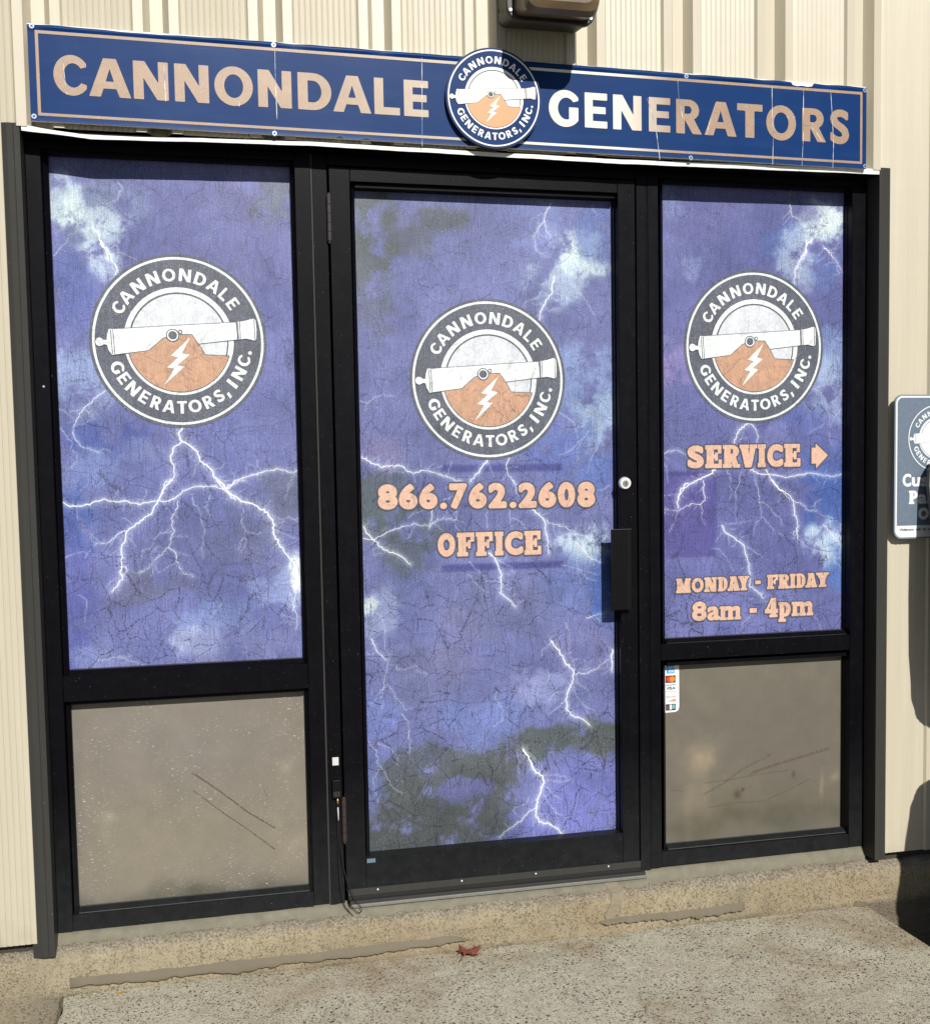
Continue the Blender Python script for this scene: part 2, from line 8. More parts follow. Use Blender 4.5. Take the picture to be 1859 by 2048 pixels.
TEXTS={'phone':[('8',0.048,0.1053,1.1512,1.2239),('6',0.1088,0.1631,1.1506,1.2236),('6',0.1681,0.2218,1.1501,1.2233),('.',0.2294,0.2494,1.1496,1.1681),('7',0.2569,0.3099,1.1492,1.2229),('6',0.3149,0.3683,1.1486,1.2227),('2',0.3734,0.4288,1.1481,1.2224),('.',0.4375,0.4582,1.1476,1.1661),('2',0.4649,0.5204,1.1472,1.222),('6',0.5256,0.5806,1.1466,1.2217),('0',0.5858,0.6396,1.146,1.2214),('8',0.6465,0.7024,1.1454,1.2211)],'office':[('O',0.2201,0.2719,1.0105,1.0795),('F',0.277,0.3292,1.0101,1.0794),('F',0.3338,0.3849,1.0097,1.0793),('I',0.3906,0.4173,1.0094,1.0792),('C',0.4214,0.4768,1.0091,1.0791),('E',0.4804,0.5326,1.0087,1.079)],'service':[('S',0.9994,1.0533,1.256,1.3253),('E',1.0578,1.1127,1.2561,1.3257),('R',1.116,1.1736,1.2562,1.3261),('V',1.1719,1.2304,1.2563,1.3265),('I',1.2327,1.2602,1.2564,1.3268),('C',1.2648,1.3188,1.2565,1.3271),('E',1.3223,1.3779,1.2567,1.3275)],'days':[('M',0.9604,1.0088,0.8756,0.9203),('O',1.0116,1.0508,0.8756,0.9205),('N',1.0531,1.097,0.8757,0.9206),('D',1.0987,1.131,0.8758,0.9208),('A',1.131,1.172,0.8758,0.9209),('Y',1.1663,1.204,0.8759,0.921),('-',1.2241,1.2431,0.8936,0.9046),('F',1.2644,1.302,0.8761,0.9213),('R',1.3032,1.3416,0.8761,0.9215),('I',1.3428,1.362,0.8762,0.9216),('D',1.3644,1.3966,0.8762,0.9217),('A',1.3966,1.4367,0.8763,0.9218),('Y',1.4337,1.4781,0.8763,0.9219)],'hours':[('8',1.0124,1.0607,0.7871,0.8473),('a',1.0629,1.1053,0.7865,0.8307),('m',1.1041,1.1764,0.7861,0.8288),('-',1.2051,1.2298,0.8044,0.8187),('4',1.2569,1.3021,0.7873,0.8485),('p',1.3033,1.3459,0.7714,0.8334),('m',1.3488,1.424,0.7879,0.8329)]}
ARROW=[(1.4163,1.3148),(1.4304,1.3147),(1.4303,1.3278),(1.4733,1.291),(1.4324,1.2503),(1.4323,1.265),(1.4165,1.2652)]
SIGN=[('C',-0.768,-0.6888),('A',-0.6835,-0.5816),('N',-0.5746,-0.4882),('N',-0.4726,-0.3866),('O',-0.3725,-0.2742),('N',-0.2611,-0.174),('D',-0.1576,-0.0691),('A',-0.0646,0.0366),('L',0.0458,0.1148),('E',0.1264,0.1934),('G',0.5347,0.6209),('E',0.6398,0.7061),('N',0.7238,0.8092),('E',0.8312,0.8966),('R',0.9147,0.993),('A',1.0024,1.1018),('T',1.104,1.1843),('O',1.1962,1.2918),('R',1.312,1.3892),('S',1.4031,1.4655)]
CREASES=[[(-0.7438,2.3128),(-0.7421,2.2734),(-0.7372,2.2216)],[(-0.4979,2.3144),(-0.4961,2.219)],[(-0.3108,2.2385),(-0.3106,2.2169)],[(-0.2146,2.3634),(-0.2151,2.2984),(-0.2138,2.1898)],[(0.1783,2.3879),(0.1741,2.1392)],[(0.824,2.306),(0.8391,2.2717),(0.8541,2.2114),(0.864,2.1365)],[(0.9195,2.361),(0.9234,2.3048),(0.9371,2.2466)],[(1.0209,2.2583),(1.0076,2.2124)],[(1.135,2.3067),(1.127,2.2857)],[(1.2145,2.3603),(1.2156,2.269),(1.2189,2.2209),(1.2168,2.1386)],[(1.2617,2.2764),(1.289,2.2779)],[(1.316,2.3641),(1.3149,2.2113),(1.3112,2.1381)],[(1.3164,2.2576),(1.3356,2.2562),(1.3577,2.2379),(1.3771,2.2135)],[(1.4041,2.3622),(1.4101,2.2797),(1.4143,2.2115),(1.4124,2.1378)]]
SCREWS=[(-0.8148,2.3841),(-0.818,2.1629),(-0.2174,2.3793),(-0.2213,2.1523),(0.9456,2.3724),(0.9585,2.1451),(1.5161,2.3679),(1.5185,2.1468)]
FLASH_T=[(-0.852,2.1477),(-0.7833,2.1366),(-0.7076,2.1293),(-0.5887,2.1292),(-0.4131,2.1344),(-0.1273,2.14),(0.7498,2.1349),(1.5651,2.1461)]
FLASH_B=[(-0.8526,2.1317),(-0.7621,2.1253),(-0.6837,2.1181),(-0.5394,2.1216),(-0.3879,2.1255),(-0.1276,2.1295),(0.7497,2.1231),(1.5652,2.1299)]
CAULK={'top1':[(-0.8239,-0.0748),(-0.7464,-0.08),(-0.566,-0.0806),(-0.3778,-0.0787),(-0.1859,-0.0808),(0.0117,-0.0773),(0.2266,-0.0764),(0.2737,-0.092)],'bot1':[(-0.8371,-0.1212),(-0.8264,-0.1061),(-0.7471,-0.0992),(-0.5668,-0.1028),(-0.3787,-0.1069),(-0.1865,-0.1023),(0.0112,-0.0976),(0.2263,-0.0956),(0.2736,-0.0979)],'top2':[(0.6705,-0.083),(0.7335,-0.0761),(0.8933,-0.0777),(1.0237,-0.076),(1.1362,-0.0752)],'bot2':[(0.6704,-0.0876),(0.7334,-0.0929),(0.8932,-0.0962),(1.0236,-0.104),(1.1362,-0.0893)],'smear':[(0.7124,0.0267),(0.728,0.0145),(0.7149,-0.0375),(0.6941,-0.0779)]}
MORTAR=[(0.7001,0.0138),(0.7109,-0.0085),(0.7028,-0.0351),(0.6837,-0.0665),(0.6898,-0.0793),(0.7103,-0.0754),(0.7326,-0.0458),(0.7456,-0.009),(0.7333,0.0257),(0.694,0.0326)]
SCUFFS={'LI':[(3.5,[(-0.4932,0.4325),(-0.4166,0.371),(-0.3436,0.3066),(-0.2623,0.2496)]),(2,[(-0.4904,0.3794),(-0.4183,0.3154),(-0.3405,0.2526),(-0.2641,0.1857)]),(1,[(-0.3013,0.3813),(-0.2859,0.3409),(-0.2839,0.3261)])],'RI':[(6,[(1.2007,0.2965),(1.2852,0.3187),(1.3735,0.3367),(1.4866,0.3613)]),(3,[(1.0486,0.2792),(1.1401,0.2839),(1.256,0.2938),(1.3469,0.2994)]),(3,[(1.0428,0.2422),(1.1114,0.27),(1.1805,0.3131),(1.2881,0.3565)]),(1.5,[(0.9413,0.2632),(0.989,0.2519)]),(2.5,[(1.0654,0.1958),(1.1573,0.2043),(1.256,0.2015),(1.3441,0.2325),(1.4212,0.262)])]}
CAM={'loc': [-0.40292, -3.08942, 1.21943], 'rot': [[0.97520016, -0.22061224, -0.01774497], [0.03166004, 0.05969963, 0.99771419], [0.21904859, 0.97353284, -0.06520368]], 'f': 2175.0964708988568, 'px': -5.834032763116443, 'py': 87.07989805864787}

random.seed(7)
rng = np.random.default_rng(7)
scene = bpy.context.scene
COL = scene.collection

# ------------------------------------------------------------------ camera
cam_data = bpy.data.cameras.new('camera')
cam = bpy.data.objects.new('camera', cam_data)
COL.objects.link(cam)
r_, u_, f_ = [Vector(v) for v in CAM['rot']]
mw = Matrix.Identity(4)
for i in range(3):
    mw[i][0] = r_[i]; mw[i][1] = u_[i]; mw[i][2] = -f_[i]; mw[i][3] = CAM['loc'][i]
cam.matrix_world = mw
cam_data.sensor_fit = 'HORIZONTAL'
cam_data.sensor_width = 36.0
cam_data.lens = CAM['f'] / 1859 * 36.0
cam_data.shift_x = -CAM['px'] / 1859
cam_data.shift_y = CAM['py'] / 1859
# long side is vertical: the shift unit is the longer image side
cam_data.shift_x *= 1859 / 1859
cam_data.clip_start = 0.05
cam_data.clip_end = 3000
scene.camera = cam

# ------------------------------------------------------------------ light
SUN_DIR = Vector((-0.10, 1.0, -0.65)).normalized()      # direction the light travels
elev = math.asin(-SUN_DIR.z)
world = bpy.data.worlds.new('World')
scene.world = world
world.use_nodes = True
wn = world.node_tree.nodes; wl = world.node_tree.links
wn.clear()
sky = wn.new('ShaderNodeTexSky'); sky.sky_type = 'NISHITA'; sky.sun_disc = False
sky.sun_elevation = elev
sky.sun_rotation = math.atan2(-SUN_DIR.x, -SUN_DIR.y)   # azimuth from +Y towards +X
sky.altitude = 100; sky.dust_density = 0.4
bg = wn.new('ShaderNodeBackground'); bg.inputs['Strength'].default_value = 0.05
wo = wn.new('ShaderNodeOutputWorld')
wl.new(sky.outputs[0], bg.inputs[0]); wl.new(bg.outputs[0], wo.inputs[0])
sun_data = bpy.data.lights.new('sun', 'SUN')
sun_data.energy = 5.0; sun_data.angle = math.radians(0.53); sun_data.color = (1.0, 0.955, 0.88)
sun = bpy.data.objects.new('sun', sun_data)
COL.objects.link(sun)
sun.rotation_euler = SUN_DIR.to_track_quat('-Z', 'Y').to_euler()
sun.location = (0, -6, 8)
scene.view_settings.view_transform = 'Standard'
scene.view_settings.look = 'None'
scene.view_settings.gamma = 1.0
scene.view_settings.use_curve_mapping = False
scene.view_settings.exposure = 0.0

# ------------------------------------------------------------------ helpers
def lin(c):
    o = []
    for v in c:
        v = v / 255.0
        o.append(v / 12.92 if v <= 0.04045 else ((v + 0.055) / 1.055) ** 2.4)
    return o

class NT:
    def __init__(self, name):
        self.m = bpy.data.materials.new(name); self.m.use_nodes = True
        self.n = self.m.node_tree.nodes; self.l = self.m.node_tree.links
        self.b = self.n['Principled BSDF']
        self.pos = self.n.new('ShaderNodeNewGeometry').outputs['Position']
    def node(self, t, **kw):
        nd = self.n.new(t)
        for k, v in kw.items():
            setattr(nd, k, v)
        return nd
    def link(self, a, b): self.l.new(a, b)
    def mapping(self, scale=(1, 1, 1), src=None):
        mp = self.n.new('ShaderNodeMapping'); mp.inputs['Scale'].default_value = scale
        self.link(src or self.pos, mp.inputs['Vector']); return mp.outputs[0]
    def noise(self, scale, detail=3, rough=0.55, vec=None, dist=0.0):
        nd = self.n.new('ShaderNodeTexNoise')
        nd.inputs['Scale'].default_value = scale; nd.inputs['Detail'].default_value = detail
        nd.inputs['Roughness'].default_value = rough; nd.inputs['Distortion'].default_value = dist
        self.link(vec or self.pos, nd.inputs['Vector']); return nd.outputs['Fac']
    def voro(self, scale, feature='F1', vec=None, rnd=1.0):
        nd = self.n.new('ShaderNodeTexVoronoi'); nd.feature = feature
        nd.inputs['Scale'].default_value = scale; nd.inputs['Randomness'].default_value = rnd
        self.link(vec or self.pos, nd.inputs['Vector']); return nd.outputs['Distance']
    def ramp(self, fac, a, b, ca=0.0, cb=1.0):
        nd = self.n.new('ShaderNodeMapRange'); nd.clamp = True
        nd.inputs['From Min'].default_value = a; nd.inputs['From Max'].default_value = b
        nd.inputs['To Min'].default_value = ca; nd.inputs['To Max'].default_value = cb
        self.link(fac, nd.inputs['Value']); return nd.outputs[0]
    def math(self, op, a, b=None):
        nd = self.n.new('ShaderNodeMath'); nd.operation = op
        for i, v in enumerate((a, b)):
            if v is None: continue
            if isinstance(v, (int, float)): nd.inputs[i].default_value = v
            else: self.link(v, nd.inputs[i])
        return nd.outputs[0]
    def mix(self, fac, a, b, mode='MIX'):
        nd = self.n.new('ShaderNodeMix'); nd.data_type = 'RGBA'; nd.blend_type = mode
        if isinstance(fac, (int, float)): nd.inputs[0].default_value = fac
        else: self.link(fac, nd.inputs[0])
        for i, v in ((6, a), (7, b)):
            if isinstance(v, (tuple, list)): nd.inputs[i].default_value = (*v[:3], 1)
            else: self.link(v, nd.inputs[i])
        return nd.outputs[2]
    def bump(self, h, strength=0.3, dist=0.002):
        nd = self.n.new('ShaderNodeBump'); nd.inputs['Strength'].default_value = strength
        nd.inputs['Distance'].default_value = dist
        self.link(h, nd.inputs['Height']); self.link(nd.outputs[0], self.b.inputs['Normal'])
    def color(self, v):
        if isinstance(v, (tuple, list)): self.b.inputs['Base Color'].default_value = (*v[:3], 1)
        else: self.link(v, self.b.inputs['Base Color'])
    def rough(self, v):
        if isinstance(v, (int, float)): self.b.inputs['Roughness'].default_value = v
        else: self.link(v, self.b.inputs['Roughness'])
    def spec(self, v): self.b.inputs['Specular IOR Level'].default_value = v
    def metal(self, v): self.b.inputs['Metallic'].default_value = v
    def attr(self):
        nd = self.n.new('ShaderNodeVertexColor'); nd.layer_name = 'Col'; return nd.outputs['Color']

def set_props(o, label=None, cat=None, group=None, kind=None):
    if label: o['label'] = label
    if cat: o['category'] = cat
    if group: o['group'] = group
    if kind: o['kind'] = kind
    return o

def thing(name, loc, label, cat, group=None):
    o = bpy.data.objects.new(name, None); COL.objects.link(o)
    o.location = loc; o.empty_display_size = 0.1
    return set_props(o, label, cat, group)

def world_loc(p):
    v = Vector(p.location)
    while p.parent: p = p.parent; v = v + Vector(p.location)
    return v

def link(name, mesh, mat=None, parent=None, offset=(0, 0, 0)):
    """mesh vertices are in world metres; a child keeps them there through its local location."""
    o = bpy.data.objects.new(name, mesh); COL.objects.link(o)
    if mat is not None and not mesh.materials:
        mesh.materials.append(mat)
    o.location = offset
    if parent is not None:
        o.parent = parent
        o.location = Vector(offset) - world_loc(parent)
    return o

def mesh_from(name, verts, faces, smooth=False):
    me = bpy.data.meshes.new(name)
    me.from_pydata([tuple(map(float, v)) for v in verts], [], faces)
    me.update()
    if smooth:
        me.polygons.foreach_set('use_smooth', [True] * len(me.polygons))
    return me

def bm_mesh(name, bm, smooth=False):
    me = bpy.data.meshes.new(name)
    bm.normal_update(); bm.to_mesh(me); bm.free()
    if smooth:
        me.polygons.foreach_set('use_smooth', [True] * len(me.polygons))
    return me

def bm_box(bm, x0, x1, y0, y1, z0, z1, bev=0.0, seg=1):
    r = bmesh.ops.create_cube(bm, size=1.0)
    for v in r['verts']:
        v.co = Vector(((x0 + x1) / 2 + v.co.x * (x1 - x0), (y0 + y1) / 2 + v.co.y * (y1 - y0), (z0 + z1) / 2 + v.co.z * (z1 - z0)))
    if bev > 0:
        es = list({e for v in r['verts'] for e in v.link_edges})
        bmesh.ops.bevel(bm, geom=es, offset=bev, segments=seg, affect='EDGES', profile=0.6)

def box(name, x0, x1, y0, y1, z0, z1, mat, parent=None, bev=0.0, seg=1):
    bm = bmesh.new(); bm_box(bm, x0, x1, y0, y1, z0, z1, bev, seg)
    return link(name, bm_mesh(name, bm), mat, parent)

def bm_cyl(bm, c, axis, r0, r1, length, n=24, cap=True):
    m = Matrix.Translation(Vector(c) + Vector(axis) * length / 2) @ Vector(axis).to_track_quat('Z', 'Y').to_matrix().to_4x4()
    bmesh.ops.create_cone(bm, cap_ends=cap, segments=n, radius1=r0, radius2=r1, depth=length, matrix=m)

def tube(name, pts, r, mat, parent=None, n=8, closed_ends=True):
    pts = [Vector(p) for p in pts]
    verts, faces = [], []
    up = Vector((0, 1, 0.1)).normalized()
    for i, p in enumerate(pts):
        t = (pts[min(i + 1, len(pts) - 1)] - pts[max(i - 1, 0)]).normalized()
        a = t.cross(up)
        if a.length < 1e-4: a = t.cross(Vector((1, 0, 0)))
        a.normalize(); b = t.cross(a)
        rr = r[i] if isinstance(r, (list, tuple)) else r
        for k in range(n):
            w = 2 * math.pi * k / n
            verts.append(p + a * math.cos(w) * rr + b * math.sin(w) * rr)
    for i in range(len(pts) - 1):
        for k in range(n):
            faces.append((i * n + k, i * n + (k + 1) % n, (i + 1) * n + (k + 1) % n, (i + 1) * n + k))
    if closed_ends:
        faces.append(tuple(range(n))[::-1]); faces.append(tuple((len(pts) - 1) * n + k for k in range(n)))
    return link(name, mesh_from(name, verts, faces, True), mat, parent)

def smooth_curve(pts, n=8):
    pts = [Vector(p) for p in pts]; out = []
    for i in range(len(pts) - 1):
        p0 = pts[max(i - 1, 0)]; p1 = pts[i]; p2 = pts[i + 1]; p3 = pts[min(i + 2, len(pts) - 1)]
        for k in range(n):
            t = k / n
            out.append(0.5 * ((2 * p1) + (-p0 + p2) * t + (2 * p0 - 5 * p1 + 4 * p2 - p3) * t * t + (-p0 + 3 * p1 - 3 * p2 + p3) * t ** 3))
    out.append(pts[-1]); return out

# ---- distance fields for flat print (lettering, logos, lightning): built as real thin meshes
class Field:
    def __init__(s, x0, z0, x1, z1, h):
        s.h = h; s.x0 = x0; s.z0 = z0
        s.nx = int(math.ceil((x1 - x0) / h)) + 1; s.nz = int(math.ceil((z1 - z0) / h)) + 1
        s.xs = x0 + np.arange(s.nx) * h; s.zs = z0 + np.arange(s.nz) * h
        s.phi = np.full((s.nz, s.nx), 1.0)
    def window(s, xa, za, xb, zb):
        i0 = max(0, int((xa - s.x0) / s.h)); i1 = min(s.nx, int((xb - s.x0) / s.h) + 2)
        j0 = max(0, int((za - s.z0) / s.h)); j1 = min(s.nz, int((zb - s.z0) / s.h) + 2)
        return i0, i1, j0, j1
    def segs_phi(s, S, pad):
        S = np.asarray(S, float)
        xa = min(S[:, 0].min(), S[:, 2].min()) - pad; xb = max(S[:, 0].max(), S[:, 2].max()) + pad
        za = min(S[:, 1].min(), S[:, 3].min()) - pad; zb = max(S[:, 1].max(), S[:, 3].max()) + pad
        i0, i1, j0, j1 = s.window(xa, za, xb, zb)
        X, Z = np.meshgrid(s.xs[i0:i1], s.zs[j0:j1])
        d2 = np.full(X.shape, 1e9); par = np.zeros(X.shape, bool)
        for ax, az, bx, bz in S:
            dx, dz = bx - ax, bz - az; L = dx * dx + dz * dz + 1e-18
            t = np.clip(((X - ax) * dx + (Z - az) * dz) / L, 0, 1)
            d2 = np.minimum(d2, (X - ax - t * dx) ** 2 + (Z - az - t * dz) ** 2)
            if az != bz:
                c = ((az > Z) != (bz > Z)) & (X < dx * (Z - az) / dz + ax)
                par ^= c
        d = np.sqrt(d2)
        return (i0, i1, j0, j1), np.where(par, -d, d)
    def add(s, S, off=0.0, pad=0.02):
        w, p = s.segs_phi(S, pad); i0, i1, j0, j1 = w
        s.phi[j0:j1, i0:i1] = np.minimum(s.phi[j0:j1, i0:i1], p - off)
    def glyph(s, items, off=0.0, pad=0.02):
        """items: [(sign, segs)] combined on their own window, then united with the field"""
        allS = np.concatenate([np.asarray(q, float) for _, q in items])
        xa = min(allS[:, 0].min(), allS[:, 2].min()) - pad; xb = max(allS[:, 0].max(), allS[:, 2].max()) + pad
        za = min(allS[:, 1].min(), allS[:, 3].min()) - pad; zb = max(allS[:, 1].max(), allS[:, 3].max()) + pad
        i0, i1, j0, j1 = s.window(xa, za, xb, zb)
        g = np.full((j1 - j0, i1 - i0), 1.0)
        for sg, q in items:
            w, p = s.segs_phi(q, pad)
            sub = np.full_like(g, 1.0)
            sub[w[2] - j0:w[3] - j0, w[0] - i0:w[1] - i0] = p
            if sg > 0: g = np.minimum(g, sub)
            else: g = np.maximum(g, -sub)
        s.phi[j0:j1, i0:i1] = np.minimum(s.phi[j0:j1, i0:i1], g - off)
    def mesh(s, name, off=0.0, clip=None, y=0.0):
        phi = s.phi - off
        if clip is not None: phi = np.maximum(phi, clip)
        ins = phi < 0
        c = ins[:-1, :-1].astype(int) + ins[:-1, 1:] + ins[1:, :-1] + ins[1:, 1:]
        V, F = [], []
        xs, zs = s.xs, s.zs
        full = c == 4
        for j in range(full.shape[0]):
            row = full[j]
            if not row.any(): continue
            d = np.diff(np.concatenate(([0], row.astype(int), [0])))
            for a, b in zip(np.where(d == 1)[0], np.where(d == -1)[0]):
                n = len(V)
                V += [(xs[a], y, zs[j]), (xs[b], y, zs[j]), (xs[b], y, zs[j + 1]), (xs[a], y, zs[j + 1])]
                F.append((n, n + 1, n + 2, n + 3))
        J, I = np.where((c > 0) & (c < 4))
        for j, i in zip(J, I):
            P = ((xs[i], zs[j], phi[j, i]), (xs[i + 1], zs[j], phi[j, i + 1]), (xs[i + 1], zs[j + 1], phi[j + 1, i + 1]), (xs[i], zs[j + 1], phi[j + 1, i]))
            out = []
            for k in range(4):
                a = P[k]; b = P[(k + 1) % 4]
                if a[2] < 0: out.append((a[0], y, a[1]))
                if (a[2] < 0) != (b[2] < 0):
                    t = a[2] / (a[2] - b[2]); out.append((a[0] + t * (b[0] - a[0]), y, a[1] + t * (b[1] - a[1])))
            if len(out) >= 3:
                n = len(V); V += out; F.append(tuple(range(n, n + len(out))))
        me = bpy.data.meshes.new(name); me.from_pydata(V, [], F); me.update(); return me

def poly(pts):
    return [(*pts[i], *pts[(i + 1) % len(pts)]) for i in range(len(pts))]
def rect(x0, z0, x1, z1): return poly([(x0, z0), (x1, z0), (x1, z1), (x0, z1)])
def ell(cx, cz, rx, rz, n=36, a0=0, a1=360):
    full = abs(a1 - a0) >= 360
    m = n if full else n + 1
    return poly([(cx + rx * math.cos(math.radians(a0 + (a1 - a0) * k / n)), cz + rz * math.sin(math.radians(a0 + (a1 - a0) * k / n))) for k in range(m)])
def xf(S, f):
    return [(*f(a, b), *f(c, d)) for a, b, c, d in S]

_font = {}
def font_segs(ch):
    if ch in _font: return _font[ch]
    cu = bpy.data.curves.new('glyph', 'FONT'); cu.body = ch; cu.size = 1.0; cu.resolution_u = 5
    ob = bpy.data.objects.new('glyph', cu); COL.objects.link(ob)
    dg = bpy.context.evaluated_depsgraph_get(); dg.update()
    me = bpy.data.meshes.new_from_object(ob.evaluated_get(dg))
    cnt = {}
    for p in me.polygons:
        vs = list(p.vertices)
        for k in range(len(vs)):
            key = tuple(sorted((vs[k], vs[(k + 1) % len(vs)]))); cnt[key] = cnt.get(key, 0) + 1
    S = [(me.vertices[a].co.x, me.vertices[a].co.y, me.vertices[b].co.x, me.vertices[b].co.y) for (a, b), n in cnt.items() if n == 1]
    bpy.data.objects.remove(ob); bpy.data.meshes.remove(me); bpy.data.curves.remove(cu)
    S = np.array(S)
    _font[ch] = S
    return S

def font_box(ch, x0, x1, z0, z1, off=0.0):
    """glyph outline scaled so that, grown by off, it fills the box"""
    S = font_segs(ch)
    ax, bx = min(S[:, 0].min(), S[:, 2].min()), max(S[:, 0].max(), S[:, 2].max())
    az, bz = min(S[:, 1].min(), S[:, 3].min()), max(S[:, 1].max(), S[:, 3].max())
    x0 += off; x1 -= off; z0 += off; z1 -= off
    kx = (x1 - x0) / (bx - ax); kz = (z1 - z0) / (bz - az)
    T = S.copy()
    T[:, 0] = x0 + (S[:, 0] - ax) * kx; T[:, 2] = x0 + (S[:, 2] - ax) * kx
    T[:, 1] = z0 + (S[:, 1] - az) * kz; T[:, 3] = z0 + (S[:, 3] - az) * kz
    return T

# heavy slab-serif letters in a unit box: list of (sign, segments)
def halfpill(x0, z0, x1, z1):   # rectangle with a round right side
    r = (z1 - z0) / 2; pts = [(x0, z0)]
    k = min(1.0, (x1 - x0) / 1.0)
    rx = (x1 - x0) * 0.55
    for a in range(-90, 91, 12):
        pts.append((x1 - rx + rx * math.cos(math.radians(a)), (z0 + z1) / 2 + r * math.sin(math.radians(a))))
    pts.append((x0, z1)); return poly(pts)
SLAB = {
 'I': [(1, rect(0, 0, 1, .17)), (1, rect(0, .83, 1, 1)), (1, rect(.15, 0, .85, 1))],
 'F': [(1, rect(.08, 0, .5, 1)), (1, rect(0, 0, .62, .16)), (1, rect(0, .83, 1, 1)), (1, rect(.8, .62, 1, 1)), (1, rect(.4, .42, .72, .58)), (1, rect(.64, .33, .78, .67))],
 'E': [(1, rect(.08, 0, .5, 1)), (1, rect(0, 0, 1, .17)), (1, rect(0, .83, .97, 1)), (1, rect(.78, .64, .97, 1)), (1, rect(.82, 0, 1, .36)), (1, rect(.4, .42, .7, .58)), (1, rect(.6, .33, .75, .67))],
 'R': [(1, rect(.08, 0, .46, 1)), (1, rect(0, 0, .52, .15)), (1, rect(0, .85, .5, 1)), (1, halfpill(.2, .44, .93, 1)), (-1, halfpill(.44, .6, .6, .84)), (1, poly([(.38, .5), (.72, .52), (.88, .14), (1, .14), (1, 0), (.62, 0)]))],
 'D': [(1, rect(.0, 0, .4, .15)), (1, rect(0, .85, .4, 1)), (1, halfpill(.08, 0, 1, 1)), (-1, halfpill(.46, .17, .62, .83))],
 'A': [(1, poly([(.3, 1), (.7, 1), (.98, 0), (.58, 0), (.5, .3), (.42, 0), (.08, 0)])), (-1, poly([(.5, .78), (.57, .45), (.43, .45)])), (1, rect(.3, .2, .7, .4)), (1, rect(0, 0, .42, .15)), (1, rect(.52, 0, 1, .15)), (1, rect(.2, .86, .7, 1))],
 'V': [(1, poly([(.02, 1), (.46, 1), (.54, .5), (.62, 1), (.95, 1), (.68, 0), (.32, 0)])), (1, rect(0, .85, .52, 1)), (1, rect(.58, .85, 1, 1))],
 'Y': [(1, poly([(.03, 1), (.45, 1), (.54, .72), (.62, 1), (.95, 1), (.7, .45), (.7, 0), (.32, 0), (.32, .45)])), (1, rect(0, .86, .5, 1)), (1, rect(.58, .86, 1, 1)), (1, rect(.22, 0, .8, .14))],
 'M': [(1, rect(.06, 0, .3, 1)), (1, rect(.66, 0, .95, 1)), (1, poly([(.06, 1), (.36, 1), (.52, .45), (.66, 1), (.9, 1), (.6, 0), (.42, 0)])), (1, rect(0, 0, .36, .14)), (1, rect(.6, 0, 1, .14)), (1, rect(0, .87, .34, 1)), (1, rect(.68, .87, 1, 1))],
 'N': [(1, rect(.08, 0, .3, 1)), (1, rect(.68, 0, .9, 1)), (1, poly([(.06, 1), (.42, 1), (.9, 0), (.55, 0)])), (1, rect(0, 0, .42, .14)), (1, rect(0, .87, .4, 1)), (1, rect(.56, .87, 1, 1))],
 'P': [(1, rect(.08, 0, .5, 1)), (1, rect(0, 0, .62, .15)), (1, rect(0, .85, .5, 1)), (1, halfpill(.2, .38, 1, 1)), (-1, halfpill(.5, .55, .64, .84))],
 'm': [(1, rect(.05, 0, .24, 1)), (1, rect(.4, 0, .6, .9)), (1, rect(.76, 0, .95, .85)), (1, poly([(.05, .78), (.3, 1), (.5, 1), (.58, .9), (.72, 1), (.88, .98), (.95, .8), (.8, .7), (.6, .66), (.4, .72), (.2, .68)])), (1, rect(0, 0, .3, .18)), (1, rect(.35, 0, .65, .18)), (1, rect(.7, 0, 1, .18)), (1, rect(0, .84, .2, 1))],
 'p': [(1, rect(.1, 0, .44, 1)), (1, rect(0, 0, .6, .14)), (1, rect(0, .87, .3, 1)), (1, halfpill(.2, .27, 1, 1)), (-1, halfpill(.46, .42, .62, .86))],
 '4': [(1, rect(.45, 0, .85, 1)), (1, rect(0, .22, 1, .42)), (1, poly([(0, .3), (.5, 1), (.7, 1), (.3, .3)])), (-1, poly([(.26, .42), (.45, .7), (.45, .42)])), (1, rect(.35, 0, .95, .12))],
 '-': [(1, rect(0, 0, 1, 1))], '.': [(1, ell(.5, .5, .5, .5))],
 ',': [(1, ell(.5, .7, .5, .3)), (1, poly([(.3, .5), (1, .7), (.9, .3), (.3, 0)]))],
}
def ring_letter(kind):
    L = [(1, ell(.56, .5, .56, .5)), (-1, ell(.60, .5, .31, .315))]
    if kind == 'C': L += [(-1, poly([(.60, .5), (.60, .36), (1.3, .20), (1.3, .80), (.60, .64)]))]
    else: L += [(-1, poly([(.60, .5), (1.3, .5), (1.3, .82), (.62, .64)]))]
    L += [(-1, rect(1.0, -.1, 1.4, 1.1))]
    if kind == 'G': L += [(1, poly([(.70, .12), (1.0, .19), (1.0, .53), (.70, .53)]))]
    return L
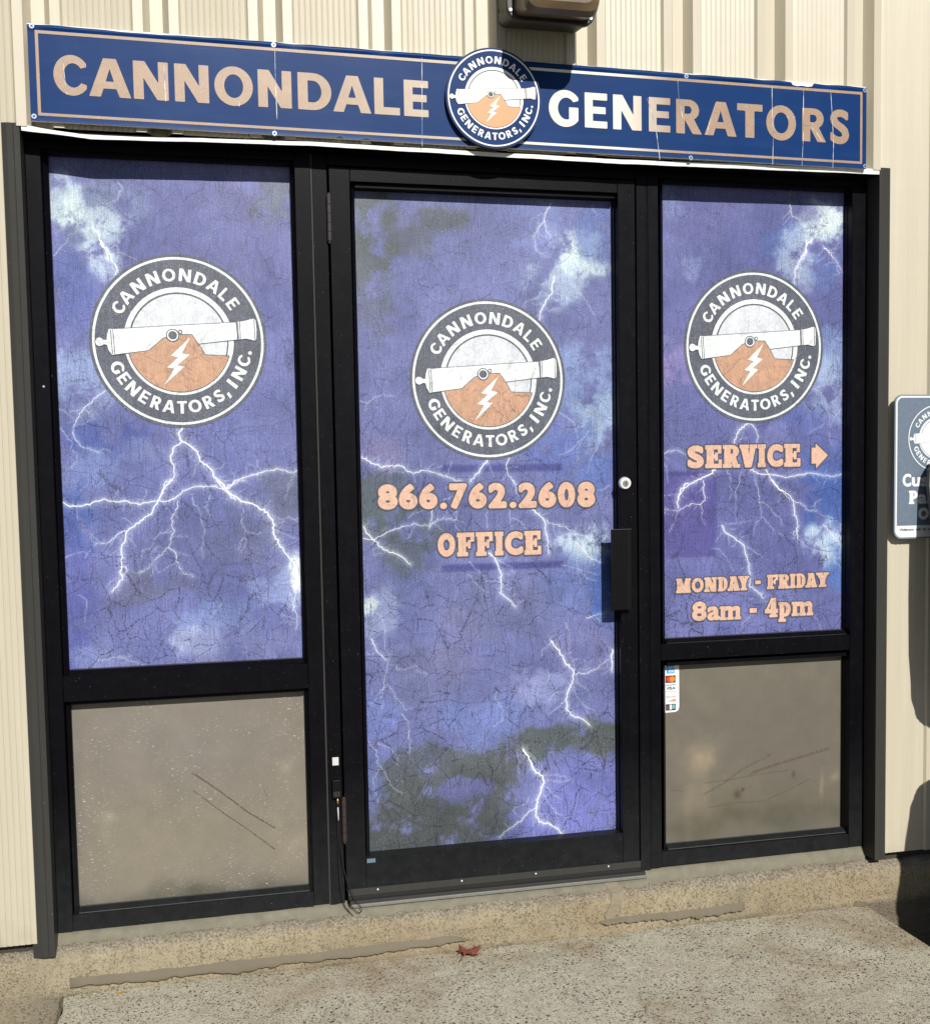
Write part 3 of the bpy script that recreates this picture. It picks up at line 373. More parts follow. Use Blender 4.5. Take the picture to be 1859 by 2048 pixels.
SANS = {
 'N': [(1, rect(0, 0, .27, 1)), (1, rect(.73, 0, 1, 1)), (1, poly([(0, 1), (.32, 1), (1, 0), (.68, 0)]))],
 'A': [(1, poly([(.36, 1), (.66, 1), (1, 0), (.74, 0), (.665, .22), (.335, .22), (.26, 0), (0, 0)])), (-1, poly([(.505, .78), (.615, .39), (.385, .39)]))],
 'L': [(1, rect(0, 0, .34, 1)), (1, rect(0, 0, 1, .19))],
 'E': [(1, rect(0, 0, .34, 1)), (1, rect(0, 0, 1, .18)), (1, rect(0, .42, .93, .60)), (1, rect(0, .82, 1, 1))],
 'T': [(1, rect(0, .81, 1, 1)), (1, rect(.33, 0, .67, 1))],
 'I': [(1, rect(0, 0, 1, 1))],
 'D': [(1, rect(0, 0, .46, 1)), (1, poly([(.4, 0)] + [(.45 + .55 * math.cos(math.radians(a)), .5 + .5 * math.sin(math.radians(a))) for a in range(-90, 91, 10)] + [(.4, 1)])), (-1, poly([(.28, .19), (.45, .19)] + [(.45 + .27 * math.cos(math.radians(a)), .5 + .31 * math.sin(math.radians(a))) for a in range(-90, 91, 15)] + [(.45, .81), (.28, .81)]))],
 'O': [(1, ell(.5, .5, .5, .5, 48)), (-1, ell(.5, .5, .262, .315, 40))],
 'C': ring_letter('C'), 'G': ring_letter('G'),
 'R': [(1, rect(0, 0, .32, 1)), (1, rect(.2, .40, .5, 1)), (1, ell(.5, .70, .40, .30)), (-1, poly([(.31, .575), (.48, .575)] + [(.48 + .14 * math.cos(math.radians(a)), .70 + .125 * math.sin(math.radians(a))) for a in range(-90, 91, 18)] + [(.31, .825)])), (1, poly([(.32, .46), (.66, .47), (1, 0), (.66, 0), (.32, .44)]))],
}
def sans_glyph(ch, x0, x1, z0, z1):
    if ch in SANS:
        f = lambda a, b: (x0 + a * (x1 - x0), z0 + b * (z1 - z0))
        # add pieces first, holes apply to what was built before them
        return [(sg, xf(q, f)) for sg, q in SANS[ch]], 0.0
    o = (x1 - x0) * 0.065
    return [(1, font_box(ch, x0, x1, z0, z1, o))], o
def slab_glyph(ch, x0, x1, z0, z1, off):
    if ch in SLAB:
        f = lambda a, b: (x0 + off + a * (x1 - x0 - 2 * off), z0 + off + b * (z1 - z0 - 2 * off))
        return [(sg, xf(q, f)) for sg, q in SLAB[ch]], off
    o = min((x1 - x0) * (0.075 if (z1 - z0) < 0.064 else 0.105), (z1 - z0) * 0.08)      # heavy round letters grown from the plain face
    return [(1, font_box(ch, x0, x1, z0, z1, o))], o

def word_field(letters, h, off=0.0006, margin=0.012, extra=0.0):
    x0 = min(l[1] for l in letters) - margin; x1 = max(l[2] for l in letters) + margin + extra
    z0 = min(l[3] for l in letters) - margin; z1 = max(l[4] for l in letters) + margin
    f = Field(x0, z0, x1, z1, h)
    for ch, a, b, c, d in letters:
        g, o = slab_glyph(ch, a, b, c, d, off)
        f.glyph(g, o, margin)
    return f

# ------------------------------------------------------------------ materials
def film_finish(t, base, crack=1.0, weave=0.16, spark=0.5):
    """perforated sun-worn window film: fine vertical weave, hairline cracks, sparkle"""
    warp = t.node('ShaderNodeTexNoise'); warp.inputs['Scale'].default_value = 9; warp.inputs['Detail'].default_value = 3
    t.link(t.pos, warp.inputs['Vector'])
    add = t.node('ShaderNodeVectorMath', operation='MULTIPLY_ADD')
    t.link(warp.outputs['Color'], add.inputs[0]); add.inputs[1].default_value = (0.07, 0, 0.07); t.link(t.pos, add.inputs[2])
    v1 = t.voro(8.5, 'DISTANCE_TO_EDGE', add.outputs[0]); v2 = t.voro(27, 'DISTANCE_TO_EDGE', t.mapping((0.75, 1, 1.25), add.outputs[0]))
    v3 = t.voro(1.0, 'DISTANCE_TO_EDGE', t.mapping((22, 1, 9), add.outputs[0]))
    m1 = t.ramp(t.noise(3.0, 2), 0.36, 0.46); m2 = t.ramp(t.noise(4.5, 3), 0.38, 0.5); m3 = t.ramp(t.noise(5.5, 2, vec=t.mapping((1, 1, 1.3))), 0.44, 0.54)
    l1 = t.math('MULTIPLY', t.ramp(v1, 0.002, 0.010, 1, 0), m1)
    l2 = t.math('MULTIPLY', t.ramp(v2, 0.002, 0.02, 1, 0), m2)
    l3 = t.math('MULTIPLY', t.ramp(v3, 0.002, 0.03, 1, 0), m3)
    cr = t.math('MAXIMUM', l1, t.math('MAXIMUM', l2, l3))
    zs_ = t.node('ShaderNodeSeparateXYZ'); t.link(t.pos, zs_.inputs[0])
    cr = t.math('MULTIPLY', cr, t.ramp(zs_.outputs['Z'], 0.7, 1.9, 1.0, 0.55))   # the weathering is worst low down
    brk = t.ramp(t.noise(170, 1), 0.38, 0.52)
    cr = t.math('MULTIPLY', t.math('MULTIPLY', cr, brk), 0.9 * crack)
    base = t.mix(cr, base, (0.02, 0.02, 0.045))
    grain = t.ramp(t.noise(240, 2, 0.8), 0.32, 0.68, 1 - 1.7 * weave, 1 + 1.7 * weave)
    wv = t.ramp(t.noise(1.0, 2, 0.6, vec=t.mapping((330, 1, 14))), 0.34, 0.66, 1 - 1.0 * weave, 1 + 1.0 * weave)
    wv2 = t.math('MULTIPLY', t.ramp(t.noise(34, 5, 0.7), 0.3, 0.7, 0.88, 1.12), t.ramp(t.noise(7, 6, 0.6, dist=0.6), 0.3, 0.7, 1 - weave * 0.9, 1 + weave * 0.9))
    g = t.math('MULTIPLY', t.math('MULTIPLY', grain, wv), wv2)
    hsv = t.node('ShaderNodeHueSaturation'); t.link(g, hsv.inputs['Value']); t.link(base, hsv.inputs['Color'])
    out = hsv.outputs[0]
    sp = t.math('MULTIPLY', t.ramp(t.noise(330, 1), 0.66, 0.74), t.ramp(t.noise(6, 3), 0.42, 0.6))
    out = t.mix(t.math('MULTIPLY', sp, spark), out, (0.8, 0.84, 0.9))
    t.color(out); t.rough(0.5); t.spec(0.35)
    t.bump(t.noise(500, 2), 0.25, 0.0008)

def mat_film_attr():
    t = NT('window_film_print'); film_finish(t, t.attr()); return t.m
def mat_film(name, rgb, crack=0.7, weave=0.1, spark=0.15, alb=0.86):
    t = NT(name); c = t.node('ShaderNodeRGB'); c.outputs[0].default_value = (*[v * alb for v in lin(rgb)], 1)
    film_finish(t, c.outputs[0], crack, weave, spark); return t.m
def simple(name, rgb, rough=0.5, alb=0.9, spec=0.5, metal=0.0, nz=0.08, nscale=60, bump=0.0, bscale=300):
    t = NT(name); c = [v * alb for v in lin(rgb)]
    n = t.noise(nscale, 4, 0.6)
    t.color(t.mix(n, tuple(v * (1 - nz) for v in c), tuple(min(1, v * (1 + nz)) for v in c)))
    t.rough(rough); t.spec(spec); t.metal(metal)
    if bump: t.bump(t.noise(bscale, 3), bump, 0.001)
    return t.m

M = {}
M['film'] = mat_film_attr()
M['p_white'] = mat_film('film_white_print', (233, 240, 240), 0.6, 0.08, 0)
M['p_slate'] = mat_film('film_slate_print', (92, 97, 110), 0.35, 0.2, 0.35)
M['p_copper'] = mat_film('film_copper_print', (198, 156, 130), 0.7, 0.08, 0.1)
M['p_peach'] = mat_film('film_peach_lettering', (220, 180, 158), 0.4, 0.07, 0.1)
M['p_outline'] = mat_film('film_dark_outline', (78, 84, 98), 0.3, 0.15, 0.15)
M['p_bolt'] = mat_film('film_bolt_print', (244, 244, 252), 0.0, 0.04, 0, 0.95)
M['p_bolt2'] = mat_film('film_faint_bolt_print', (200, 200, 232), 0.0, 0.08, 0, 0.9)
M['p_grid'] = mat_film('film_sky_print', (216, 221, 229), 0.35, 0.08, 0)

def m_siding():
    t = NT('cream_siding_paint')
    n = t.noise(1.0, 4, 0.6, vec=t.mapping((30, 30, 1.3))); n2 = t.noise(3.0, 5, 0.6)
    c = t.mix(t.ramp(n, 0.3, 0.7), (0.495, 0.452, 0.352), (0.545, 0.502, 0.40))
    c = t.mix(t.ramp(n2, 0.45, 0.75, 0, 0.3), c, (0.50, 0.44, 0.33))
    z = t.node('ShaderNodeSeparateXYZ'); t.link(t.pos, z.inputs[0])
    d = t.math('MULTIPLY', t.ramp(z.outputs['Z'], 0.03, 0.16, 1, 0), t.ramp(t.noise(14, 4), 0.4, 0.7))
    c = t.mix(t.math('MULTIPLY', d, 0.35), c, (0.30, 0.26, 0.19))
    t.color(c); t.rough(0.42); t.spec(0.5); t.bump(t.noise(7, 2), 0.25, 0.004); return t.m
M['siding'] = m_siding()

def m_frame(name, a, b, dust=0.25):
    t = NT(name)
    n = t.noise(1.0, 5, 0.6, vec=t.mapping((60, 60, 3))); n2 = t.noise(26, 6, 0.7)
    c = t.mix(n, a, b)
    z = t.node('ShaderNodeSeparateXYZ'); t.link(t.pos, z.inputs[0])
    low = t.math('MULTIPLY', t.ramp(z.outputs['Z'], 0.0, 0.42, 1, 0), t.ramp(n2, 0.2, 0.6, 0.45, 1))
    du = t.math('ADD', t.math('MULTIPLY', low, dust), t.math('MULTIPLY', t.ramp(n2, 0.55, 0.8), 0.025))
    c = t.mix(du, c, (0.06, 0.068, 0.066))
    sp = t.ramp(t.noise(330, 1), 0.785, 0.80)
    c = t.mix(t.math('MULTIPLY', sp, 0.5), c, (0.4, 0.4, 0.4))
    t.color(c); t.rough(t.ramp(n2, 0.2, 0.8, 0.3, 0.5)); t.spec(0.08); t.bump(t.noise(5, 2), 0.1, 0.004); return t.m
M['frame'] = m_frame('black_anodised_aluminium', (0.0018, 0.0016, 0.0030), (0.0042, 0.0038, 0.0058))
M['trim'] = m_frame('dark_bronze_trim', (0.038, 0.037, 0.034), (0.05, 0.049, 0.045), 0.05)
M['highlight'] = m_frame('edge_highlight_metal', (0.045, 0.045, 0.044), (0.12, 0.12, 0.115), 0.1)  # lighter tone that paints a bright edge highlight
M['rubber'] = simple('black_rubber', (22, 22, 24), 0.7)
M['black'] = simple('black_plastic', (13, 13, 15), 0.45, spec=0.15)
M['flash'] = None
def m_white(name, dirt=0.3):
    t = NT(name); n = t.noise(1.0, 4, 0.65, vec=t.mapping((25, 25, 90))); n2 = t.noise(11, 5, 0.7)
    c = t.mix(t.math('MULTIPLY', t.ramp(n, 0.45, 0.75), dirt), (0.80, 0.80, 0.78), (0.5, 0.48, 0.42))
    c = t.mix(t.math('MULTIPLY', t.ramp(n2, 0.62, 0.78), 0.5), c, (0.45, 0.36, 0.22))
    t.color(c); t.rough(0.5); return t.m
M['flash'] = m_white('white_painted_flashing')
M['board'] = m_white('white_sign_board', 0.1)
M['alu'] = simple('mill_aluminium', (150, 150, 145), 0.42, 0.9, metal=0.6, nz=0.2)
M['chrome'] = simple('chrome', (232, 232, 232), 0.3, 1, metal=0.35, nz=0.04)
M['zinc'] = simple('zinc_screw', (150, 165, 190), 0.4, 1, metal=0.55)
M['sealant'] = simple('grey_sealant', (124, 120, 104), 0.8, 0.85, nz=0.4, nscale=34, bump=0.9, bscale=90)
M['caulk'] = simple('brown_grey_caulk', (108, 100, 82), 0.7, 0.85, nz=0.2, nscale=18, bump=0.4, bscale=70)
M['glass'] = simple('dark_glass', (20, 24, 28), 0.08, 1)
M['leaf'] = simple('dry_red_leaf', (120, 62, 50), 0.6, 0.9, nz=0.3, nscale=120)
M['label_white'] = simple('white_label', (205, 205, 205), 0.6)
M['ochre'] = simple('ochre_paint', (205, 160, 70), 0.7)

def m_concrete(name, base, dark, speck, pit=1.0, stain=True, scale=1.0, orange=0.5, light=0.6, grime=False):
    t = NT(name)
    n1 = t.noise(2.6, 5, 0.6); n2 = t.noise(14 * scale, 6, 0.7); n3 = t.noise(170 * scale, 4, 0.8)
    c = t.mix(t.ramp(n1, 0.3, 0.72), base, dark)
    c = t.mix(t.ramp(n2, 0.42, 0.78, 0, 0.6), c, tuple(v * 0.62 for v in dark))
    c = t.mix(t.ramp(n3, 0.46, 0.66, 0, 0.85 if scale > 1.4 else 0.6), c, tuple(v * 0.42 for v in base))
    c = t.mix(t.ramp(t.noise(190 * scale, 2), 0.56, 0.68, 0, light), c, tuple(min(0.85, v * 1.45) for v in base))
    c = t.mix(t.ramp(t.noise(230, 1), 0.74, 0.78, 0, 0.8), c, (0.8, 0.78, 0.7))
    # darker stones and open pits
    f = t.ramp(t.noise(7, 3), 0.32, 0.55, 0.4, 1)
    wv = t.node('ShaderNodeVectorMath', operation='MULTIPLY_ADD'); wn_ = t.node('ShaderNodeTexNoise'); wn_.inputs['Scale'].default_value = 120
    t.link(t.pos, wn_.inputs['Vector']); t.link(wn_.outputs['Color'], wv.inputs[0]); wv.inputs[1].default_value = (0.012, 0.012, 0.012); t.link(t.pos, wv.inputs[2])
    p1 = t.math('MULTIPLY', t.ramp(t.voro(50 * scale, vec=wv.outputs[0]), 0.22, 0.29, 1, 0), t.ramp(t.noise(33 * scale, 2), 0.47, 0.51))
    p2 = t.math('MULTIPLY', t.ramp(t.voro(115 * scale, vec=wv.outputs[0]), 0.24, 0.36, 1, 0), t.ramp(t.noise(48 * scale, 2), 0.38, 0.48))
    pp = t.math('MULTIPLY', t.math('MAXIMUM', p1, t.math('MULTIPLY', p2, 0.9)), f)
    c = t.mix(t.math('MULTIPLY', pp, 1.0 * pit), c, speck)
    if stain:
        st = t.math('MULTIPLY', t.ramp(t.noise(2.1, 5, 0.6, dist=0.6), 0.47, 0.64), t.ramp(t.noise(30, 4), 0.3, 0.7, 0.3, 1))
        c = t.mix(t.math('MULTIPLY', st, orange), c, (0.26, 0.165, 0.085))
    if grime:   # grit washed out along the top arris, dirt lodged in the joint above the landing
        sz = t.node('ShaderNodeSeparateXYZ'); t.link(t.pos, sz.inputs[0])
        gn = t.noise(26, 5, 0.7); zz = t.math('ADD', sz.outputs['Z'], t.math('MULTIPLY', gn, 0.03))
        c = t.mix(t.ramp(zz, -0.012, 0.006, 0, 0.55), c, t.mix(t.ramp(t.noise(150, 3, 0.8), 0.42, 0.6), (0.36, 0.33, 0.27), (0.07, 0.06, 0.055)))
        c = t.mix(t.math('MULTIPLY', t.ramp(zz, -0.112, -0.095, 0.75, 0), t.ramp(t.noise(3.1, 3), 0.35, 0.6)), c, (0.12, 0.105, 0.085))
        blot = t.ramp(t.noise(5.5, 3, 0.55), 0.62, 0.74, 0, 0.55); c = t.mix(blot, c, (0.13, 0.11, 0.08))
    t.color(c); t.rough(0.88); t.spec(0.25)
    h = t.math('SUBTRACT', t.math('ADD', t.math('MULTIPLY', n2, 0.5), t.math('MULTIPLY', n3, 0.6)), t.math('MULTIPLY', pp, 0.8))
    t.bump(h, 0.9, 0.004)
    return t.m
M['slab'] = m_concrete('pitted_concrete_slab', (0.62, 0.585, 0.465), (0.48, 0.445, 0.34), (0.06, 0.042, 0.028), 1.0, True, 1.45, 0.75)
M['found'] = m_concrete('sandy_concrete_foundation', (0.40, 0.345, 0.238), (0.29, 0.25, 0.172), (0.12, 0.09, 0.06), 0.5, True, 1.35, 0.4, 0.22, True)
M['ground'] = m_concrete('old_asphalt', (0.16, 0.155, 0.14), (0.12, 0.115, 0.105), (0.03, 0.03, 0.03), 0.6, False)

def m_attr(name, rough, grain_scale=500, gr=0.1, bump=0.4, bscale=260, streak=0.0):
    t = NT(name); c = t.attr()
    g = t.ramp(t.noise(grain_scale, 3, 0.6), 0.3, 0.7, 1 - gr, 1 + gr)
    g2 = t.ramp(t.noise(16, 5, 0.65), 0.3, 0.7, 0.93, 1.07)
    hsv = t.node('ShaderNodeHueSaturation'); t.link(t.math('MULTIPLY', g, g2), hsv.inputs['Value']); t.link(c, hsv.inputs['Color'])
    out = hsv.outputs[0]
    if streak:
        s_ = t.math('MULTIPLY', t.ramp(t.noise(1.0, 2, 0.7, vec=t.mapping((80, 1, 330))), 0.63, 0.70), t.ramp(t.noise(7, 3), 0.40, 0.6))
        out = t.mix(t.math('MULTIPLY', s_, streak), out, (0.75, 0.75, 0.7))
    t.color(out); t.rough(rough); t.spec(0.4)
    t.bump(t.noise(1.0, 3, 0.6, vec=t.mapping((bscale * 0.5, 1, bscale))), bump, 0.001)
    return t.m
M['infill'] = m_attr('dusty_textured_panel', 0.42, streak=0.75)
M['infill2'] = m_attr('dusty_smooth_panel', 0.5, bump=0.15, streak=0.0)
M['scuff'] = simple('scuff_mark', (92, 84, 72), 0.6, 0.9, nz=0.25, nscale=200)

# ------------------------------------------------------------------ setting: ground, slab
YF = -0.10      # foundation face
def bumpy_sheet(name, x0, x1, y0, y1, z, h, amp, mat):
    nx = int((x1 - x0) / h) + 1; ny = int((y1 - y0) / h) + 1
    xs = np.linspace(x0, x1, nx); ys = np.linspace(y0, y1, ny)
    X, Y = np.meshgrid(xs, ys)
    Z = z + amp * (np.sin(X * 5.1 + 1.3) * np.sin(Y * 4.3) + 0.4 * np.sin(X * 17 + Y * 9))
    V = np.stack([X.ravel(), Y.ravel(), Z.ravel()], 1)
    F = [(j * nx + i, j * nx + i + 1, (j + 1) * nx + i + 1, (j + 1) * nx + i) for j in range(ny - 1) for i in range(nx - 1)]
    return V, F, nx, ny
GZ = -0.30
g = mesh_from('ground', [(-150, -150, GZ), (150, -150, GZ), (150, 150, GZ), (-150, 150, GZ)], [(0, 1, 2, 3)])
set_props(link('ground', g, M['ground']), kind='structure')

# slab: a raised concrete landing, its top slightly uneven, its edges rounded off
SX0, SX1, SY0, SY1, SZ = -0.838, 1.555, -1.9, YF - 0.0005, -0.125
V, F, nx, ny = bumpy_sheet('slab', SX0, SX1, SY0, SY1, SZ, 0.03, 0.0015, None)
V = V.copy()
for k in range(len(V)):
    i = k % nx; j = k // nx
    if i == 0: V[k][0] += 0.004 * math.sin(V[k][1] * 23) + 0.003 * math.sin(V[k][1] * 61)
    if i in (0, nx - 1): V[k][2] -= 0.004
base = len(V); V = [tuple(v) for v in V]
ring = [j * nx for j in range(ny)][::-1] + [i for i in range(1, nx)] + [j * nx + nx - 1 for j in range(1, ny)]
for r in ring: V.append((V[r][0], V[r][1], GZ - 0.05))
for a in range(len(ring) - 1):
    F.append((ring[a], base + a, base + a + 1, ring[a + 1]))
slab_me = mesh_from('slab', V, F)
set_props(link('slab', slab_me, M['slab']), kind='structure')

# foundation: a swept profile with a rough worn arris and a hairline of chips
def foundation():
    prof = [(0.06, -0.002), (-0.02, -0.002), (-0.045, 0.002), (-0.062, 0.001), (-0.076, -0.003), (-0.088, -0.011), (-0.096, -0.022), (YF, -0.038), (YF, -0.07), (YF, -0.1), (YF, -0.14), (YF, -0.2), (YF, -0.26), (YF, -0.35)]
    x0, x1 = -2.6, 3.6; n = 900
    chips = [(random.uniform(-1.0, 1.8), random.uniform(0.006, 0.03), random.uniform(0.003, 0.010)) for _ in range(46)]
    V, F = [], []
    for i in range(n + 1):
        x = x0 + (x1 - x0) * i / n
        for k, (y, z) in enumerate(prof):
            w = 0.0 if k in (0, 1) else 1.0
            dz = 0.0018 * math.sin(x * 31 + k) + 0.0012 * math.sin(x * 83 + k * 2) + random.uniform(-0.0016, 0.0016)
            dy = 0.0012 * math.sin(x * 17 + k * 1.7) + random.uniform(-0.0009, 0.0009)
            # the concrete rises a little along the sill to the right
            lift = 0.006 * max(0, min(1, (x - 0.2) / 1.2))
            if 3 <= k <= 8:
                for cxx, cw, cd in chips:
                    if abs(x - cxx) < cw: dz -= cd * (1 - abs(x - cxx) / cw) * (1 if k < 7 else 0.4); dy += cd * 0.6 * (1 - abs(x - cxx) / cw) * (1 if k > 4 else 0)
            V.append((x, y + dy * w * (0 if k > 10 else 1), z + (dz * w + (lift if k < 8 else 0))))
    m = len(prof)
    for i in range(n):
        for k in range(m - 1):
            F.append((i * m + k, i * m + k + 1, (i + 1) * m + k + 1, (i + 1) * m + k))
    me = mesh_from('foundation_wall', V, F, True)
    o = link('foundation_wall', me, M['found'])
    return set_props(o, 'low sandy concrete foundation wall running under the storefront and siding', 'foundation')
foundation()

# ------------------------------------------------------------------ siding
LED, FLU, VAL = -0.110, -0.1015, -0.076
PER = 0.291
def profile():
    P = [(-0.0160, VAL), (0.0160, VAL), (0.0325, LED), (0.0570, LED), (0.0625, FLU)]
    a, b = 0.0625, PER - 0.0625; n = 11; w = (b - a) / n
    for k in range(n):
        x = a + k * w
        P += [(x + w * 0.15, FLU - 0.0006), (x + w * 0.80, FLU - 0.0020), (x + w * 0.92, FLU + 0.0008)]
    P += [(b, FLU), (b + 0.0055, LED), (PER - 0.0325, LED), (PER - 0.0162, VAL)]
    return P
def siding_mesh(z0, z1):
    P = profile(); V, F = [], []
    zs = [z0, z0 + 0.02] + list(np.linspace(z0 + 0.1, z1, 4))
    for z in zs:
        for x, y in P: V.append((x, y, z))
    m = len(P)
    for j in range(len(zs) - 1):
        for i in range(m - 1):
            F.append((j * m + i, j * m + i + 1, (j + 1) * m + i + 1, (j + 1) * m + i))
    # sheet thickness at the bottom edge
    b = len(V)
    for x, y in P: V.append((x, y + 0.0012, z0)); V.append((x, y + 0.0012, z0 + 0.02))
    for i in range(m - 1):
        F.append((i, b + 2 * i, b + 2 * (i + 1), i + 1)); 
    return mesh_from('siding_panel', V, F)
wall = thing('siding_wall', (0, -0.1, 0), 'cream ribbed metal siding wall around and above the dark storefront', 'wall')
long_me = siding_mesh(0.027, 3.4); long_r = siding_mesh(0.036, 3.4); short_me = siding_mesh(2.142, 3.4)
for k in range(-8, 12):
    cx = -0.2235 + PER * k
    if -0.9 < cx + 0.05 and cx < 1.45: me = short_me
    elif cx < 0: me = long_me
    else: me = long_r
    if k in (-3, 6): continue
    link('siding_panel', me, M['siding'], wall, (cx, 0, 0))
# the panels cut at the opening's edges
def siding_cut(cx, xa, xb, z0, z1, name='siding_panel'):
    P = profile(); xs = [p[0] + cx for p in P]; ys = [p[1] for p in P]
    q = [(xa, float(np.interp(xa, xs, ys)))] + [(x, y) for x, y in zip(xs, ys) if xa < x < xb] + [(xb, float(np.interp(xb, xs, ys)))]
    V = [(x, y, z0) for x, y in q] + [(x, y, z1) for x, y in q]; m = len(q)
    F = [(i, i + 1, m + i + 1, m + i) for i in range(m - 1)]
    link(name, mesh_from(name, V, F), M['siding'], wall)
c3 = -0.2235 - 3 * PER; c6 = -0.2235 + 6 * PER
siding_cut(c3, c3 - 0.016, -0.885, 0.027, 3.4); siding_cut(c3, -0.885, c3 + PER - 0.016, 2.142, 3.4)
siding_cut(c6, c6 - 0.016, 1.600, 2.142, 3.4); siding_cut(c6, 1.600, c6 + PER - 0.016, 0.036, 3.4)
# dark building core behind the sheets keeps daylight out
core = simple('building_core', (60, 56, 50), 0.8)
bm = bmesh.new()
bm_box(bm, -2.6, -0.875, -0.0705, 3.0, -0.003, 3.4)
bm_box(bm, 1.596, 3.6, -0.0705, 3.0, -0.0035, 3.4)
bm_box(bm, -0.874, 1.595, -0.0705, 3.0, 2.156, 3.4)
bm_box(bm, -0.874, 1.595, 0.10, 3.0, -0.004, 2.155)
link('wall_backing', bm_mesh('wall_backing', bm), core, wall)

# ------------------------------------------------------------------ dark corner trims
def trim(name, pts, z0, z1, label):
    V = [(x, y, z0) for x, y in pts] + [(x, y, z1) for x, y in pts]; m = len(pts)
    F = [(i, (i + 1) % m, m + (i + 1) % m, m + i) for i in range(m)] + [tuple(range(m))[::-1], tuple(range(m, 2 * m))]
    me = mesh_from(name, V, F)
    o = link(name, me, M['trim']); return set_props(o, label, 'trim', 'dark corner trims of the opening')
trim('corner_trim', [(-0.912, -0.0985), (-0.888, -0.1065), (-0.8735, -0.1068), (-0.872, -0.1055), (-0.8705, -0.1072), (-0.8565, -0.1072), (-0.8560, -0.0462), (-0.880, -0.0462), (-0.912, -0.0965)], -0.012, 2.150, 'tall dark bronze corner trim at the left side of the storefront, with a crease down its face')
trim('corner_trim', [(1.578, -0.1075), (1.586, -0.1082), (1.612, -0.1082), (1.6165, -0.104), (1.6165, -0.094), (1.60, -0.0462), (1.577, -0.0462)], 0.018, 2.150, 'tall dark corner trim right of the storefront beside the parking sign')
# ------------------------------------------------------------------ white drip flashing and soffit
def flashing():
    def interp(T, x): return float(np.interp(x, [p[0] for p in T], [p[1] for p in T]))
    xs = np.linspace(-0.852, 1.577, 160); V, F = [], []
    for i, x in enumerate(xs):
        w = 0.0003 * math.sin(x * 40) + random.uniform(-0.0002, 0.0002)
        t = interp(FLASH_T, x); b = interp(FLASH_B, x)
        yo = -0.1085 + 0.0008 * math.sin(x * 21)
        V += [(x, -0.0725, t + 0.001), (x, yo + 0.001, t + w), (x, yo, t - 0.0015 + w), (x, yo, b + w), (x, yo + 0.0015, b + w - 0.0004)]
        if i:
            a = (i - 1) * 5; c = i * 5
            for k in range(4): F.append((a + k, a + k + 1, c + k + 1, c + k))
    o = link('drip_flashing', mesh_from('drip_flashing', V, F), M['flash'])
    return set_props(o, 'thin wavy white metal drip flashing under the blue sign', 'flashing')
flashing()
sof = box('soffit', -0.8555, 1.5765, -0.1055, -0.046, 2.131, 2.1335, M['frame'])
# the soffit's left end rises with the flashing
set_props(sof, 'dark metal soffit over the storefront, in deep shadow', 'soffit')

# ------------------------------------------------------------------ storefront
YS, YB = -0.045, 0.055
sf = thing('storefront', (0.36, 0, 0.03), 'black aluminium storefront with two side windows, their grey lower panels and the door surround', 'storefront')
def member(name, x0, x1, z0, z1, yf=YS, parent=None, mat=None, yb=YB, bev=0.0012):
    return box(name, x0, x1, yf, yb, z0, z1, mat or M['frame'], parent or sf, bev)
HT = 2.1300
# jambs and mullions
member('jamb', -0.8555, -0.8175, 0.026, HT)
member('jamb', 1.5265, 1.5765, 0.044, HT)
member('mullion', -0.1665, -0.1235, 0.032, HT)
member('mullion', -0.1185, -0.0785, 0.026, HT, YS + 0.0015)
box('joint_strip', -0.1233, -0.1187, -0.0435, 0.05, 0.028, HT - 0.003, M['trim'], sf)
member('mullion', 0.8225, 0.8525, 0.030, HT, YS + 0.0015)
member('mullion', 0.8575, 0.8905, 0.040, HT)
box('joint_strip', 0.8527, 0.8573, -0.0425, 0.05, 0.036, HT - 0.003, M['frame'], sf)
# heads
member('head_rail', -0.8170, -0.1670, 2.1085, HT - 0.0004, YS + 0.0006)
member('head_rail', -0.0780, 0.8220, 2.0995, HT - 0.0004, YS + 0.0006)
member('head_rail', 0.8910, 1.5260, 2.1085, HT - 0.0004, YS + 0.0006)
# mid rails and bottom rails
member('mid_rail', -0.8170, -0.1670, 0.6560, 0.7260, YS + 0.0006)
member('mid_rail', 0.8910, 1.5260, 0.6780, 0.7270, YS + 0.0006)
member('bottom_rail', -0.8170, -0.1670, 0.0270, 0.0700, YS + 0.0006)
member('bottom_rail', 0.8910, 1.5260, 0.0420, 0.0860, YS + 0.0006)
